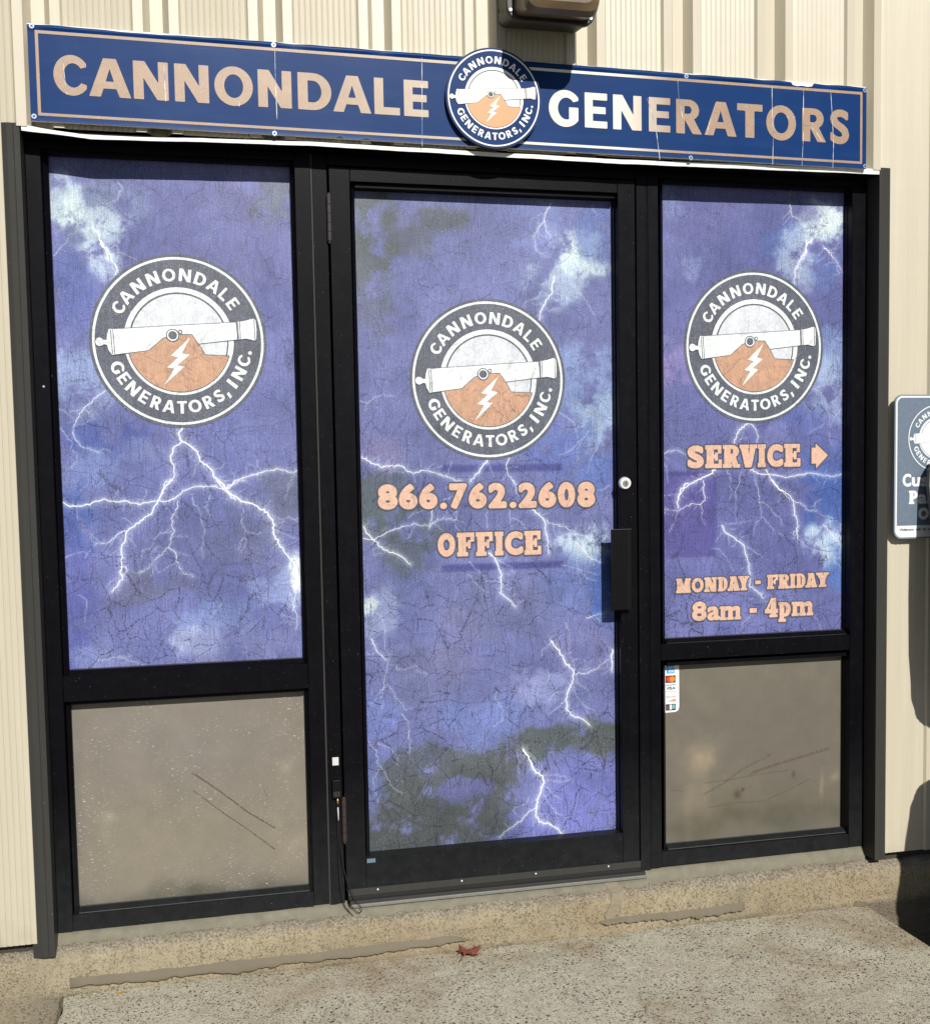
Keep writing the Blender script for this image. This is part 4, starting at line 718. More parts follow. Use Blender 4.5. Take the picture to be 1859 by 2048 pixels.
# glazing stops: stepped beads round every pane
def stops(x0, x1, z0, z1, w=0.013, parent=None, yf=-0.030, ox=None):
    """ox: inner visible opening (x0,x1,z0,z1); stop of width w outside it, with a chamfer towards the glass"""
    p = parent or sf
    def bead(axis, a0, a1, b0, b1, inner):
        bm = bmesh.new()
        bm_box(bm, a0, a1, yf, -0.0045 if True else 0, b0, b1)
        for v in bm.verts:
            if v.co.y < yf + 1e-4:
                if axis == 'z' and abs(v.co.x - inner) < 1e-5: v.co.y += 0.012
                if axis == 'x' and abs(v.co.z - inner) < 1e-5: v.co.y += 0.012
        link('glazing_bead', bm_mesh('glazing_bead', bm), M['frame'], p)
    bead('z', x0 - w, x0, z0 - w + 0.0006, z1 + w - 0.0006, x0)
    bead('z', x1, x1 + w, z0 - w + 0.0006, z1 + w - 0.0006, x1)
    bead('x', x0 + 0.0006, x1 - 0.0006, z0 - w + 0.0004, z0, z0)
    bead('x', x0 + 0.0006, x1 - 0.0006, z1, z1 + w - 0.0004, -9)
    box('bead_highlight', x0 + 0.001, x1 - 0.001, yf - 0.0006, yf + 0.002, z0 - w - 0.0004, z0 - w + 0.0014, M['highlight'], p)  # thin pale strips painting the highlights along the bead edges
    box('bead_highlight', x0 + 0.001, x1 - 0.001, -0.0075, -0.0050, z0 - 0.0002, z0 + 0.0010, M['highlight'], p)
    box('bead_highlight', x1 + w - 0.0012, x1 + w + 0.0002, yf - 0.0006, yf + 0.002, z0 - w, z1 + w, M['highlight'], p)
PL = (-0.8030, -0.1760, 0.7370, 2.1000)
PR = (0.9160, 1.5250, 0.7385, 2.1000)
LL = (-0.8030, -0.1760, 0.0810, 0.6450)
LR = (0.9160, 1.5250, 0.0990, 0.6580)
for q in (PL, PR, LL, LR):
    stops(q[0], q[1], q[2], q[3], 0.0125 if q in (PL, PR) else 0.0105)
for q in (PL, PR):
    box('glass_pane', q[0] - 0.006, q[1] + 0.006, 0.001, 0.007, q[2] - 0.006, q[3] + 0.006, M['glass'], sf)

# painted grids (printed film and dusty panels): colour measured on the print itself
def painted(name, q, h, base, blobs, y, mat, parent, glow=None, rects=(), mottle=None, desat=0.0, crisp=True):
    x0, x1, z0, z1 = q
    nx = max(2, int(round((x1 - x0) / h)) + 1); nz = max(2, int(round((z1 - z0) / h)) + 1)
    xs = np.linspace(x0, x1, nx); zs = np.linspace(z0, z1, nz); X, Z = np.meshgrid(xs, zs)
    C = np.zeros((nz, nx, 3)); C[:] = base
    # turbulence of the blob coordinates keeps cloud edges ragged
    def fbm(freq, octs, seed, gain=0.55):
        r = np.random.default_rng(seed); out = np.zeros_like(X); amp = 1.0; tot = 0
        for o in range(octs):
            f_ = freq * 2 ** o; gx = (X - x0) * f_ + 3.1 * o; gz = (Z - z0) * f_ + 1.7 * o
            L_ = r.random((int(gz.max()) + 3, int(gx.max()) + 3)) * 2 - 1
            ix = gx.astype(int); iz = gz.astype(int); tx = gx - ix; tz = gz - iz
            tx = tx * tx * (3 - 2 * tx); tz = tz * tz * (3 - 2 * tz)
            v = (L_[iz, ix] * (1 - tx) + L_[iz, ix + 1] * tx) * (1 - tz) + (L_[iz + 1, ix] * (1 - tx) + L_[iz + 1, ix + 1] * tx) * tz
            out += amp * v; tot += amp; amp *= gain
        return out / tot
    DX = 0.045 * fbm(9, 5, 11); DZ = 0.045 * fbm(9, 5, 12); DM = fbm(16, 6, 13, 0.68) * 1.5
    for bx, bz, rx, rz, c, a in blobs:
        sm = min(1.0, min(rx, rz) / 0.03)
        d = ((X + DX * sm - bx) / rx) ** 2 + ((Z + DZ * sm - bz) / rz) ** 2
        e_ = np.exp(-0.75 * d ** 1.25); k_ = 0.62 if sm >= 1 else 0.3
        t_ = np.clip((e_ * (1 + k_ * DM * 1.6) + 0.30 * k_ * DM * np.clip(e_ * 4, 0, 1) - 0.10) / 0.72, 0, 1)
        w = np.clip(a * t_ * t_ * (3 - 2 * t_), 0, 1)
        if not crisp: w = np.clip(0.85 * a * np.exp(-0.85 * d ** 1.2) * (1 + 0.5 * DM), 0, 1)
        C = C * (1 - w[..., None]) + np.array(c, float) * w[..., None]
    if mottle:
        m = fbm(7, 6, 21, 0.6) * 2.6
        C = C * (1 + mottle * m[..., None] * np.array((1.15, 1.0, 0.7)))
    for (ra, rb, rc, rd, c, a, e) in rects:
        w = a / (1 + np.exp(-np.minimum(np.minimum(X - ra, rb - X), np.minimum(Z - rc, rd - Z)) / e))
        C = C * (1 - w[..., None]) + np.array(c, float) * w[..., None]
    if glow is not None:
        fld, G = glow
        ii = np.clip(((X - fld.x0) / fld.h).astype(int), 0, fld.nx - 1); jj = np.clip(((Z - fld.z0) / fld.h).astype(int), 0, fld.nz - 1)
        w = G[jj, ii]
        C = C * (1 - w[..., None]) + np.array((236, 236, 252.0)) * w[..., None]
    C = np.clip(C, 0, 255) / 255.0
    if desat: C = (C.mean(-1, keepdims=True) * desat + C * (1 - desat)) * np.array((0.955, 1.0, 1.0))
    L = np.where(C <= 0.04045, C / 12.92, ((C + 0.055) / 1.055) ** 2.4) * 0.88
    V = np.stack([X.ravel(), np.full(X.size, y), Z.ravel()], 1)
    idx = np.arange(nx * nz).reshape(nz, nx)
    Fq = np.stack([idx[:-1, :-1], idx[:-1, 1:], idx[1:, 1:], idx[1:, :-1]], -1).reshape(-1, 4)
    me = bpy.data.meshes.new(name)
    me.vertices.add(len(V)); me.vertices.foreach_set('co', V.ravel())
    me.loops.add(Fq.size); me.loops.foreach_set('vertex_index', Fq.ravel())
    me.polygons.add(len(Fq)); me.polygons.foreach_set('loop_start', np.arange(len(Fq)) * 4)
    me.update(calc_edges=True); me.validate()
    at = me.color_attributes.new('Col', 'FLOAT_COLOR', 'POINT')
    at.data.foreach_set('color', np.concatenate([L.reshape(-1, 3), np.ones((nx * nz, 1))], 1).ravel())
    return link(name, me, mat, parent)

# lightning print
def bolt_fields(q, bolts):
    x0, x1, z0, z1 = q; h = 0.00125
    Fs = Field(x0, z0, x1, z1, h); Ff = Field(x0, z0, x1, z1, h)
    G = np.zeros(Fs.phi.shape)
    rr = random.Random(3)
    segs = []
    for w, pts in bolts:
        wid = 0.00074 * w + 0.0003
        P = [pts[0]]
        for a, b in zip(pts[:-1], pts[1:]):
            L = math.hypot(b[0] - a[0], b[1] - a[1]); n = max(1, int(L / 0.006))
            nx_, nz_ = -(b[1] - a[1]) / (L + 1e-9), (b[0] - a[0]) / (L + 1e-9)
            for k in range(1, n + 1):
                t = k / n; j = rr.gauss(0, 0.0017) if k < n else 0
                P.append((a[0] + (b[0] - a[0]) * t + nx_ * j, a[1] + (b[1] - a[1]) * t + nz_ * j))
        m = len(P)
        for k in range(m - 1):
            t0 = 1 - 0.45 * (k / m); t1 = 1 - 0.45 * ((k + 1) / m)
            segs.append((P[k], P[k + 1], wid * t0, wid * t1, w))
            if w >= 1.2 and rr.random() < 0.3:        # fine side forks
                a = math.atan2(P[k + 1][1] - P[k][1], P[k + 1][0] - P[k][0]) + rr.choice((-1, 1)) * rr.uniform(0.5, 1.2)
                p = P[k]
                for s_ in range(rr.randint(3, 9)):
                    a += rr.gauss(0, 0.4); p2 = (p[0] + 0.0055 * math.cos(a), p[1] + 0.0055 * math.sin(a))
                    segs.append((p, p2, 0.0007, 0.0006, 0.6)); p = p2
    for a, b, w0, w1, w in segs:
        f = Fs if w >= 1.1 else Ff
        gr = 0.004 + 0.0035 * w if w >= 1.1 else 0.004
        pad = max(0.006, gr * 2.2)
        i0, i1, j0, j1 = f.window(min(a[0], b[0]) - pad, min(a[1], b[1]) - pad, max(a[0], b[0]) + pad, max(a[1], b[1]) + pad)
        if i1 <= i0 or j1 <= j0: continue
        X, Z = np.meshgrid(f.xs[i0:i1], f.zs[j0:j1])
        dx, dz = b[0] - a[0], b[1] - a[1]; L = dx * dx + dz * dz + 1e-12
        t = np.clip(((X - a[0]) * dx + (Z - a[1]) * dz) / L, 0, 1)
        d = np.sqrt((X - a[0] - t * dx) ** 2 + (Z - a[1] - t * dz) ** 2)
        f.phi[j0:j1, i0:i1] = np.minimum(f.phi[j0:j1, i0:i1], d - (w0 + (w1 - w0) * t) / 2)
        amp = 0.55 if w >= 2 else (0.36 if w >= 1.1 else 0.25)
        G[j0:j1, i0:i1] = np.maximum(G[j0:j1, i0:i1], amp * np.exp(-np.maximum(d - w0 / 2, 0) / (gr * 0.45)))
    return Fs, Ff, G

# ---- the company emblem in unit size (white rim radius = 1)
def emblem_meshes():
    h = 0.006
    def F(): return Field(-1.05, -1.05, 1.05, 1.05, h)
    U = lambda x, y: ((x - 1045) / 441.0, (822 - y) / 461.0)
    PP = lambda l: poly([U(*p) for p in l])
    X, Z = np.meshgrid(F().xs, F().zs); R = np.hypot(X, Z)
    out = {}
    f = F(); f.phi = R - 1.035; out['rim'] = f.mesh('emblem_disc')
    # white: outer ring, inner ring with disc, lettering
    f = F(); f.phi = np.minimum(np.abs(R - 0.985) - 0.0145, R - 0.642)
    def arc(txt, degs, top, ro, ri):
        for ch, dg in zip(txt, degs):
            th = math.radians(dg); rm = (ro + ri) / 2; hh = ro - ri
            wd = {'I': 0.045, ',': 0.035, '.': 0.045, 'L': 0.095, 'E': 0.10, 'O': 0.155, 'N': 0.14, 'C': 0.125, 'G': 0.14, 'D': 0.135, 'A': 0.145, 'S': 0.10, 'R': 0.115, 'T': 0.115}[ch]
            z0, z1 = -hh / 2, hh / 2
            if ch == '.': z1 = z0 + 0.045
            if ch == ',': z0, z1 = -hh / 2 - 0.035, -hh / 2 + 0.04
            cx, cz = rm * math.cos(th), rm * math.sin(th)
            rot = th - math.pi / 2 if top else th + math.pi / 2
            c, s_ = math.cos(rot), math.sin(rot)
            if ch in '.,': S = ell(0, (z0 + z1) / 2, 0.0225, 0.0225) if ch == '.' else poly([(-0.012, z1), (0.022, z1), (0.012, z0 + 0.01), (-0.02, z0)]); off = 0
            elif ch == 'I': S = rect(-0.0215, z0, 0.0215, z1); off = 0
            else:
                gl, off = sans_glyph(ch, -wd / 2, wd / 2, z0, z1)
                tr = lambda a, b: (cx + a * c - b * s_, cz + a * s_ + b * c)
                f.glyph([(sg, xf([tuple(q) for q in S], tr)) for sg, S in gl], off, 0.03); continue
            S = xf([tuple(q) for q in S], lambda a, b: (cx + a * c - b * s_, cz + a * s_ + b * c))
            f.glyph([(1, S)], off, 0.03)
    arc('CANNONDALE', [150.5, 139, 125.3, 111, 97, 83.3, 70, 57.5, 46, 35.5], True, 0.865, 0.715)
    arc('GENERATORS,INC.', [203.5, 214.2, 225.5, 237.3, 248.3, 259.5, 270.5, 281.7, 293.8, 304.5, 311.5, 320.3, 331.3, 343.2, 351], False, 0.865, 0.715)
    out['white'] = f.mesh('emblem_white_print')
    # thin dark ring line round the upper half, and the outline of the hill
    hill = [(790, 882), (885, 873), (925, 838), (960, 807), (1012, 788), (1055, 783), (1112, 782), (1145, 838), (1175, 897), (1310, 902), (1320, 1300), (760, 1300)]
    f = F(); f.phi = np.maximum(np.abs(R - 0.572) - 0.010, -(Z + 0.0))
    g = F(); g.glyph([(1, PP(hill))]); hp = np.maximum(g.phi, R - 0.602)
    f.phi = np.minimum(f.phi, hp - 0.009)
    low = F(); low.glyph([(1, PP([(1145, 833), (1340, 806), (1340, 899), (1178, 899)]))])
    f.phi = np.minimum(f.phi, np.maximum(np.abs(R - 0.572) - 0.008, low.phi))
    out['line'] = f.mesh('emblem_dark_line')
    f.phi = hp; out['hill'] = f.mesh('emblem_copper_print')
    # upper sky disc
    f.phi = np.maximum(R - 0.562, -hp + 0.012); f.phi = np.maximum(f.phi, -(Z + 0.17)); out['sky'] = f.mesh('emblem_sky_print')
    # cannon
    f = F()
    f.glyph([(1, PP([(690, 758), (712, 760), (1342, 714), (1347, 808), (1145, 834), (1112, 782), (1055, 782), (1000, 790), (960, 806), (885, 873), (716, 897), (700, 900), (684, 872), (676, 830), (680, 790)])),
             (1, PP([(1349, 711), (1366, 709), (1400, 702), (1422, 694), (1436, 692), (1446, 700), (1450, 750), (1447, 806), (1438, 813), (1424, 810), (1395, 803), (1368, 806), (1352, 809)])),
             (1, PP([(682, 822), (660, 818), (652, 810), (640, 806), (626, 812), (619, 830), (625, 846), (640, 853), (654, 848), (662, 842), (684, 846)]))], 0.0)
    out['cannon_edge'] = f.mesh('emblem_cannon_outline', 0.008)
    out['cannon'] = f.mesh('emblem_cannon_print')
    # dark details on the cannon: trunnion, vent ring, bands
    f = F(); c = U(1012, 790)
    f.phi = np.minimum(f.phi, np.hypot(X - c[0], Z - c[1]) - 0.078); out['detail'] = f.mesh('emblem_trunnion_print')
    f = F(); c2 = U(1052, 770); f.phi = np.abs(np.hypot(X - c2[0], Z - c2[1]) - 0.02) - 0.006; out['vent'] = f.mesh('emblem_vent_print')
    for n_, (a, b) in enumerate((((1352, 712), (1354, 808)), ((1362, 710), (1364, 806)), ((1438, 696), (1441, 810)), ((698, 762), (704, 896)), ((710, 762), (716, 896)))):
        f = F(); p, q = U(*a), U(*b); f.add(poly([(p[0] - .0045, p[1]), (p[0] + .0045, p[1]), (q[0] + .0045, q[1]), (q[0] - .0045, q[1])]))
        out['band%d' % n_] = f.mesh('emblem_band_print')
    f = F(); f.phi = np.abs(np.hypot(X - c[0], Z - c[1]) - 0.058) - 0.0075
    f.glyph([(1, PP([(1103, 798), (998, 903), (1037, 912), (974, 968), (1014, 974), (960, 1066), (1066, 962), (1030, 955), (1097, 897), (1057, 888)]))])
    out['bolt'] = f.mesh('emblem_bolt_print')
    return out
EM = emblem_meshes()
def variant(mats, tag_):
    d = {}
    for k, me in EM.items():
        m2 = me.copy(); m2.materials.append(mats.get(k, mats['detail'])); d[k] = m2
    return d
film_em = variant(dict(rim=M['p_slate'], white=M['p_white'], line=M['p_slate'], hill=M['p_copper'], sky=M['p_grid'], cannon_edge=M['p_slate'], cannon=M['p_white'], detail=M['p_slate'], bolt=M['p_white']), 'film')
def place_emblem(parent, cx, cz, r, y, em, step=0.00035, tilt=0.0):
    lv = dict(rim=0, white=1, sky=2, line=3, hill=4, cannon_edge=5, cannon=6, detail=7, vent=7, bolt=8)
    for k in em:
        i = lv.get(k, 7)
        o = link(EM[k].name.split('.')[0], em[k], None, parent, (cx, y - i * step, cz))
        o.scale = (r, 1, r); o.rotation_euler = (0, tilt, 0)

def lettering(parent, key, h=0.0012, outline=0.0042):
    f = word_field(TEXTS[key], h, extra=0.10 if key == 'service' else 0.0)
    if key == 'service': f.add(poly(ARROW), 0, 0.012)
    link('lettering_outline', f.mesh('lettering_outline', outline, y=-0.0016), M['p_outline'], parent)
    link('lettering', f.mesh('lettering', 0, y=-0.0020), M['p_peach'], parent)

def film(parent, q, key, base, rects=()):
    Fs, Ff, G = bolt_fields(q, BOLTS[key])
    fo = painted('window_film', q, 0.003, base, BLOBS[key], -0.0002, M['film'], parent, (Fs, G), rects, 0.07, 0.15)
    link('faint_lightning_print', Ff.mesh('faint_lightning_print', y=-0.0006), M['p_bolt2'], fo)
    link('lightning_print', Fs.mesh('lightning_print', y=-0.0009), M['p_bolt'], fo)
    return fo
fl = film(sf, (PL[0] - 0.0005, PL[1] + 0.0005, PL[2] + 0.001, PL[3] + 0.001), 'L', (104, 106, 172))
place_emblem(fl, -0.4862, 1.6222, 0.2262, -0.0012, film_em)
fr = film(sf, (PR[0] - 0.0005, PR[1] + 0.0005, PR[2] + 0.001, PR[3] + 0.001), 'R', (98, 98, 164), [(0.925, 1.095, 0.985, 1.245, (78, 68, 146), 0.75, 0.0015), (0.925, 1.095, 1.235, 1.248, (60, 50, 120), 0.5, 0.002)])
place_emblem(fr, 1.2225, 1.6246, 0.2248, -0.0012, film_em)
lettering(fr, 'service'); lettering(fr, 'days', 0.001, 0.0034); lettering(fr, 'hours', 0.001, 0.0036)

# dusty lower panels
def infill(q, key, base, mat):
    box('infill_backing', q[0] - 0.006, q[1] + 0.006, 0.0005, 0.02, q[2] - 0.006, q[3] + 0.006, M['frame'], sf)
    p = painted('infill_panel', (q[0] - 0.0005, q[1] + 0.0005, q[2] - 0.0005, q[3] + 0.0005), 0.005, base, BLOBS[key], -0.0002, mat, sf, None, (), 0.02, 0.0, False)
    f = Field(q[0], q[2], q[1], q[3], 0.0015); rr = random.Random(5)
    for w, pts in SCUFFS[key]:
        for rep in range(1 if w < 3 else 3):
            o = rr.gauss(0, 0.0012 * w * 0.6); P = []
            for a, b in zip(pts[:-1], pts[1:]):
                n = max(2, int(math.hypot(b[0] - a[0], b[1] - a[1]) / 0.006))
                for k in range(n): P.append((a[0] + (b[0] - a[0]) * k / n, a[1] + (b[1] - a[1]) * k / n + o + rr.gauss(0, 0.0004)))
            for a, b in zip(P[:-1], P[1:]):
                if w < 3 or rr.random() < 0.8:
                    tw = 0.0009 * w * rr.uniform(0.5, 1.1) * (1 if w < 3 else 0.45)
                    dx, dz = b[0] - a[0], b[1] - a[1]; L = math.hypot(dx, dz) + 1e-9; nx_, nz_ = -dz / L * tw, dx / L * tw
                    f.add(poly([(a[0] + nx_, a[1] + nz_), (b[0] + nx_, b[1] + nz_), (b[0] - nx_, b[1] - nz_), (a[0] - nx_, a[1] - nz_)]), 0.0, 0.004)
    link('scuff_mark', f.mesh('scuff_mark', y=-0.0006), M['scuff'], p)
infill(LL, 'LI', (126, 120, 110), M['infill'])
infill(LR, 'RI', (108, 103, 93), M['infill2'])
bm = bmesh.new(); bm_cyl(bm, (-0.8335, YS, 1.4945), (0, -1, 0), 0.0045, 0.003, 0.003, 14)
link('rivet', bm_mesh('rivet', bm, True), M['zinc'], sf)

# sill sealant, a lumpy bead under each frame
def sealant(xa, xb, ya, za, zb_, label, top=0.0):
    n = int((xb - xa) / 0.012); V, F = [], []
    for i in range(n + 1):
        x = xa + (xb - xa) * i / n; t = i / n
        z1 = za[0] + (za[1] - za[0]) * t; z0 = zb_[0] + (zb_[1] - zb_[0]) * t
        a = 0.0014 * math.sin(x * 37) + random.uniform(-0.0007, 0.0007); b = 0.002 * math.sin(x * 23 + 1) + random.uniform(-0.0012, 0.0012)
        V += [(x, -0.030, z1), (x, ya + 0.004 + a, z1 - 0.001), (x, ya - 0.004 + a, (z0 + z1) / 2 + b * 0.5), (x, ya - 0.012 + b, z0 + b * 0.4), (x, ya - 0.012 + b, z0 - 0.012)]
        if i:
            for k in range(4): F.append(((i - 1) * 5 + k, (i - 1) * 5 + k + 1, i * 5 + k + 1, i * 5 + k))
    o = link('sill_sealant', mesh_from('sill_sealant', V, F, True), M['sealant'])
    set_props(o, label, 'sealant')
sealant(-0.856, -0.072, -0.047, (0.0262, 0.031), (0.003, 0.006), 'pale grey sealant bead under the left window sill')
sealant(0.835, 1.577, -0.047, (0.036, 0.044), (0.010, 0.016), 'pale grey sealant bead under the right window sill, lumpy at its right end')

# ------------------------------------------------------------------ door
dr = thing('entrance_door', (-0.0745, -0.045, 0.045), 'black glazed entrance door with storm print, emblem, phone number and the word OFFICE', 'door')
YD = -0.0475
DX0, DX1, DZ0, DZ1 = -0.0735, 0.8170, 0.0640, 2.0950
member('stile', DX0, -0.0165, DZ0, DZ1, YD, dr, None, -0.003)
member('stile', 0.7640, DX1, DZ0, DZ1, YD, dr, None, -0.003)
member('top_rail', -0.0160, 0.7635, 2.0575, DZ1 - 0.0004, YD + 0.0006, dr, None, -0.003)
member('bottom_rail', -0.0160, 0.7635, DZ0 + 0.0004, 0.1590, YD + 0.0006, dr, None, -0.003)
PD = (-0.0010, 0.7610, 0.1510, 2.0455)
stops(PD[0], PD[1], PD[2] + 0.0, PD[3], 0.0105, dr, -0.034)
box('glass_pane', PD[0] - 0.006, PD[1] + 0.006, 0.001, 0.007, PD[2] - 0.006, PD[3] + 0.006, M['glass'], dr)
fd = film(dr, (PD[0] - 0.0003, PD[1] + 0.0003, PD[2] + 0.001, PD[3] - 0.0005), 'D', (105, 107, 168),
          [(0.238, 0.602, 1.255, 1.276, (62, 62, 138), 0.8, 0.0016), (0.232, 0.600, 0.967, 0.987, (62, 60, 136), 0.8, 0.0016)])
place_emblem(fd, 0.3802, 1.5219, 0.2245, -0.0012, film_em)
lettering(fd, 'phone', 0.0012, 0.0046); lettering(fd, 'office', 0.0012, 0.0042)
# sweep with four fixing screws
box('door_sweep', -0.0700, 0.8190, YD - 0.006, YD - 0.0004, 0.0500, 0.0700, M['trim'], dr, 0.001)
box('sweep_brush', -0.0690, 0.8180, YD - 0.0048, YD + 0.004, 0.0390, 0.0497, M['rubber'], dr)
for x in (0.015, 0.262, 0.487, 0.715):
    bm = bmesh.new(); bm_cyl(bm, (x, YD - 0.006, 0.0632), (0, -1, 0), 0.0032, 0.0020, 0.0016, 12)
    link('screw', bm_mesh('screw', bm, True), M['chrome'], dr)
# hinges
def hinge(x, z0, z1, mat):
    bm = bmesh.new(); n = 5; L = (z1 - z0) / n
    for k in range(n):
        bm_cyl(bm, (x, YD - 0.004, z0 + k * L + 0.0006), (0, 0, 1), 0.0068, 0.0068, L - 0.0012, 14)
    bm_cyl(bm, (x, YD - 0.004, z0 - 0.007), (0, 0, 1), 0.004, 0.0055, 0.007, 12); bm_cyl(bm, (x, YD - 0.004, z1), (0, 0, 1), 0.0055, 0.004, 0.005, 12)
    link('hinge', bm_mesh('hinge', bm), mat, dr)
hinge(-0.0755, 1.893, 2.017, simple('worn_black_steel', (52, 48, 48), 0.4, 1, nz=0.3))
hinge(-0.0760, 0.212, 0.335, simple('rusty_dark_steel', (48, 34, 32), 0.65, 1, nz=0.5, nscale=90, bump=0.5, bscale=200))
# pull handle: a ribbed face on two posts
hd = box('handle', 0.7265, 0.7895, -0.0700, -0.0650, 0.8400, 1.0800, M['black'], dr, 0.0012)
for k in range(6):
    box('grip_rib', 0.7345 + k * 0.0075, 0.7380 + k * 0.0075, -0.0722, -0.0702, 0.8430, 1.0770, M['black'], hd)
for z in (0.862, 1.045):
    box('handle_post', 0.7700, 0.7885, -0.0648, YD - 0.0004, z, z + 0.024, M['black'], hd)
box('handle_side', 0.7835, 0.7895, -0.0648, YD - 0.0006, 0.8404, 1.0796, M['black'], hd)
box('handle_lip', 0.7268, 0.7892, -0.0712, -0.0698, 1.0788, 1.0800, M['highlight'], hd)
# lock cylinder
bm = bmesh.new(); bm_cyl(bm, (0.7780, YD, 1.2150), (0, -1, 0), 0.0185, 0.0165, 0.010, 36)
lk = link('lock_cylinder', bm_mesh('lock_cylinder', bm), M['chrome'], dr)
bm = bmesh.new(); bm_cyl(bm, (0.7780, YD - 0.0102, 1.2135), (0, -1, 0), 0.0095, 0.0088, 0.0015, 28)
link('lock_plug', bm_mesh('lock_plug', bm), M['alu'], lk)
box('key_slot', 0.7768, 0.7792, YD - 0.0124, YD - 0.0118, 1.2080, 1.2190, M['rubber'], lk)
# torn sticker scrap on the bottom rail
box('sticker_scrap', -0.0135, 0.0110, YD - 0.0002, YD + 0.0003, 0.1410, 0.1530, simple('faded_blue_sticker', (96, 120, 134), 0.5, nz=0.4, nscale=150), dr)
# threshold
th = thing('door_threshold', (0.36, -0.05, 0.02), 'worn grey aluminium door threshold under the entrance door', 'threshold')
box('threshold_plate', -0.0660, 0.8320, -0.0660, 0.05, 0.0190, 0.0290, M['alu'], th, 0.002)
box('threshold_riser', -0.0655, 0.8315, -0.0600, 0.04, 0.0292, 0.0375, M['trim'], th, 0.001)
sealant(-0.072, 0.836, -0.060, (0.0185, 0.0186), (-0.002, 0.006), 'grey sealant bead under the door threshold')

# door contact sensor with its cable, on the door frame
se = thing('door_sensor', (-0.095, -0.047, 0.34), 'small black door contact box with a thin black cable hanging to the sill', 'sensor')
box('sensor_box', -0.1080, -0.0840, -0.0600, YS + 0.001, 0.3400, 0.3920, M['black'], se, 0.002, 2)
box('sensor_cap', -0.1060, -0.0860, -0.0630, -0.0602, 0.3440, 0.3600, M['rubber'], se, 0.001)
box('paper_label', -0.1045, -0.0870, -0.0444, -0.0436, 0.4310, 0.4540, M['label_white'], se)
cab = [(-0.0930, -0.052, 0.338), (-0.0925, -0.054, 0.26), (-0.088, -0.056, 0.18), (-0.074, -0.060, 0.10), (-0.054, -0.070, 0.050), (-0.040, -0.078, 0.030), (-0.036, -0.080, 0.016), (-0.046, -0.080, 0.012), (-0.060, -0.072, 0.024), (-0.068, -0.064, 0.036)]
tube('cable', smooth_curve(cab, 8), 0.0011, M['rubber'], se, 6)
cab2 = [(-0.0935, -0.052, 0.338), (-0.0950, -0.052, 0.20), (-0.093, -0.054, 0.10), (-0.084, -0.060, 0.035), (-0.070, -0.068, 0.012), (-0.058, -0.074, -0.003)]
tube('cable', smooth_curve(cab2, 8), 0.0013, M['rubber'], se, 6)
tube('cable_sleeve', [(-0.0932, -0.0535, 0.312), (-0.0926, -0.0545, 0.275)], 0.0019, M['label_white'], se, 8)
tube('plug', [(-0.0932, -0.053, 0.338), (-0.0932, -0.0532, 0.322)], 0.0026, simple('brass_plug', (190, 150, 110), 0.35, 1, metal=0.7), se, 8)

# ------------------------------------------------------------------ card sticker on the lower right panel
cs = thing('payment_sticker', (0.940, -0.001, 0.582), 'white payment card sticker at the top left corner of the lower right panel', 'sticker')
def flat_poly(name, pts, y, mat, parent):
    return link(name, mesh_from(name, [(x, y, z) for x, z in pts], [tuple(range(len(pts)))]), mat, parent)
cx0, cx1, cz0, cz1 = 0.9160, 0.9690, 0.5075, 0.6575
pts = [(cx0, cz0), (cx1 - 0.012, cz0 + 0.001), (cx1 - 0.003, cz0 + 0.006), (cx1, cz0 + 0.016), (cx1, cz1), (cx0 + 0.012, cz1), (cx0 + 0.003, cz1 - 0.006), (cx0, cz1 - 0.018)]
flat_poly('sticker_sheet', pts, -0.0012, simple('white_vinyl', (238, 240, 240), 0.35), cs)
def R2(name, x0, x1, z0, z1, rgb, y=-0.0016):
    return flat_poly(name, [(x0, z0), (x1, z0), (x1, z1), (x0, z1)], y, simple(name + '_ink', rgb, 0.4), cs)
R2('blue_badge', 0.9275, 0.9535, 0.629, 0.655, (70, 165, 225)); R2('red_circle_badge', 0.9245, 0.957, 0.600, 0.6225, (40, 30, 34))
R2('blue_bar', 0.9245, 0.958, 0.592, 0.594, (40, 50, 90)); R2('thin_bar', 0.9245, 0.958, 0.572, 0.5732, (150, 150, 150)); R2('thin_bar', 0.9245, 0.958, 0.562, 0.563, (190, 190, 190))
R2('multi_badge', 0.9245, 0.957, 0.514, 0.534, (22, 62, 78)); flat_poly('orange_corner', [(0.928, 0.5415), (0.958, 0.5415), (0.958, 0.551)], -0.0016, simple('salmon_ink', (240, 150, 130), 0.4), cs)
f = Field(0.92, 0.595, 0.965, 0.63, 0.0006); f.phi = np.hypot(*(np.meshgrid(f.xs - 0.9355, f.zs - 0.6112))) - 0.0088
link('badge_circle', f.mesh('badge_circle', y=-0.0020), simple('red_ink', (232, 60, 45), 0.4), cs)
f.phi = np.hypot(*(np.meshgrid(f.xs - 0.9462, f.zs - 0.6112))) - 0.0088
link('badge_circle', f.mesh('badge_circle', y=-0.0022), simple('orange_ink', (245, 140, 50), 0.4), cs)
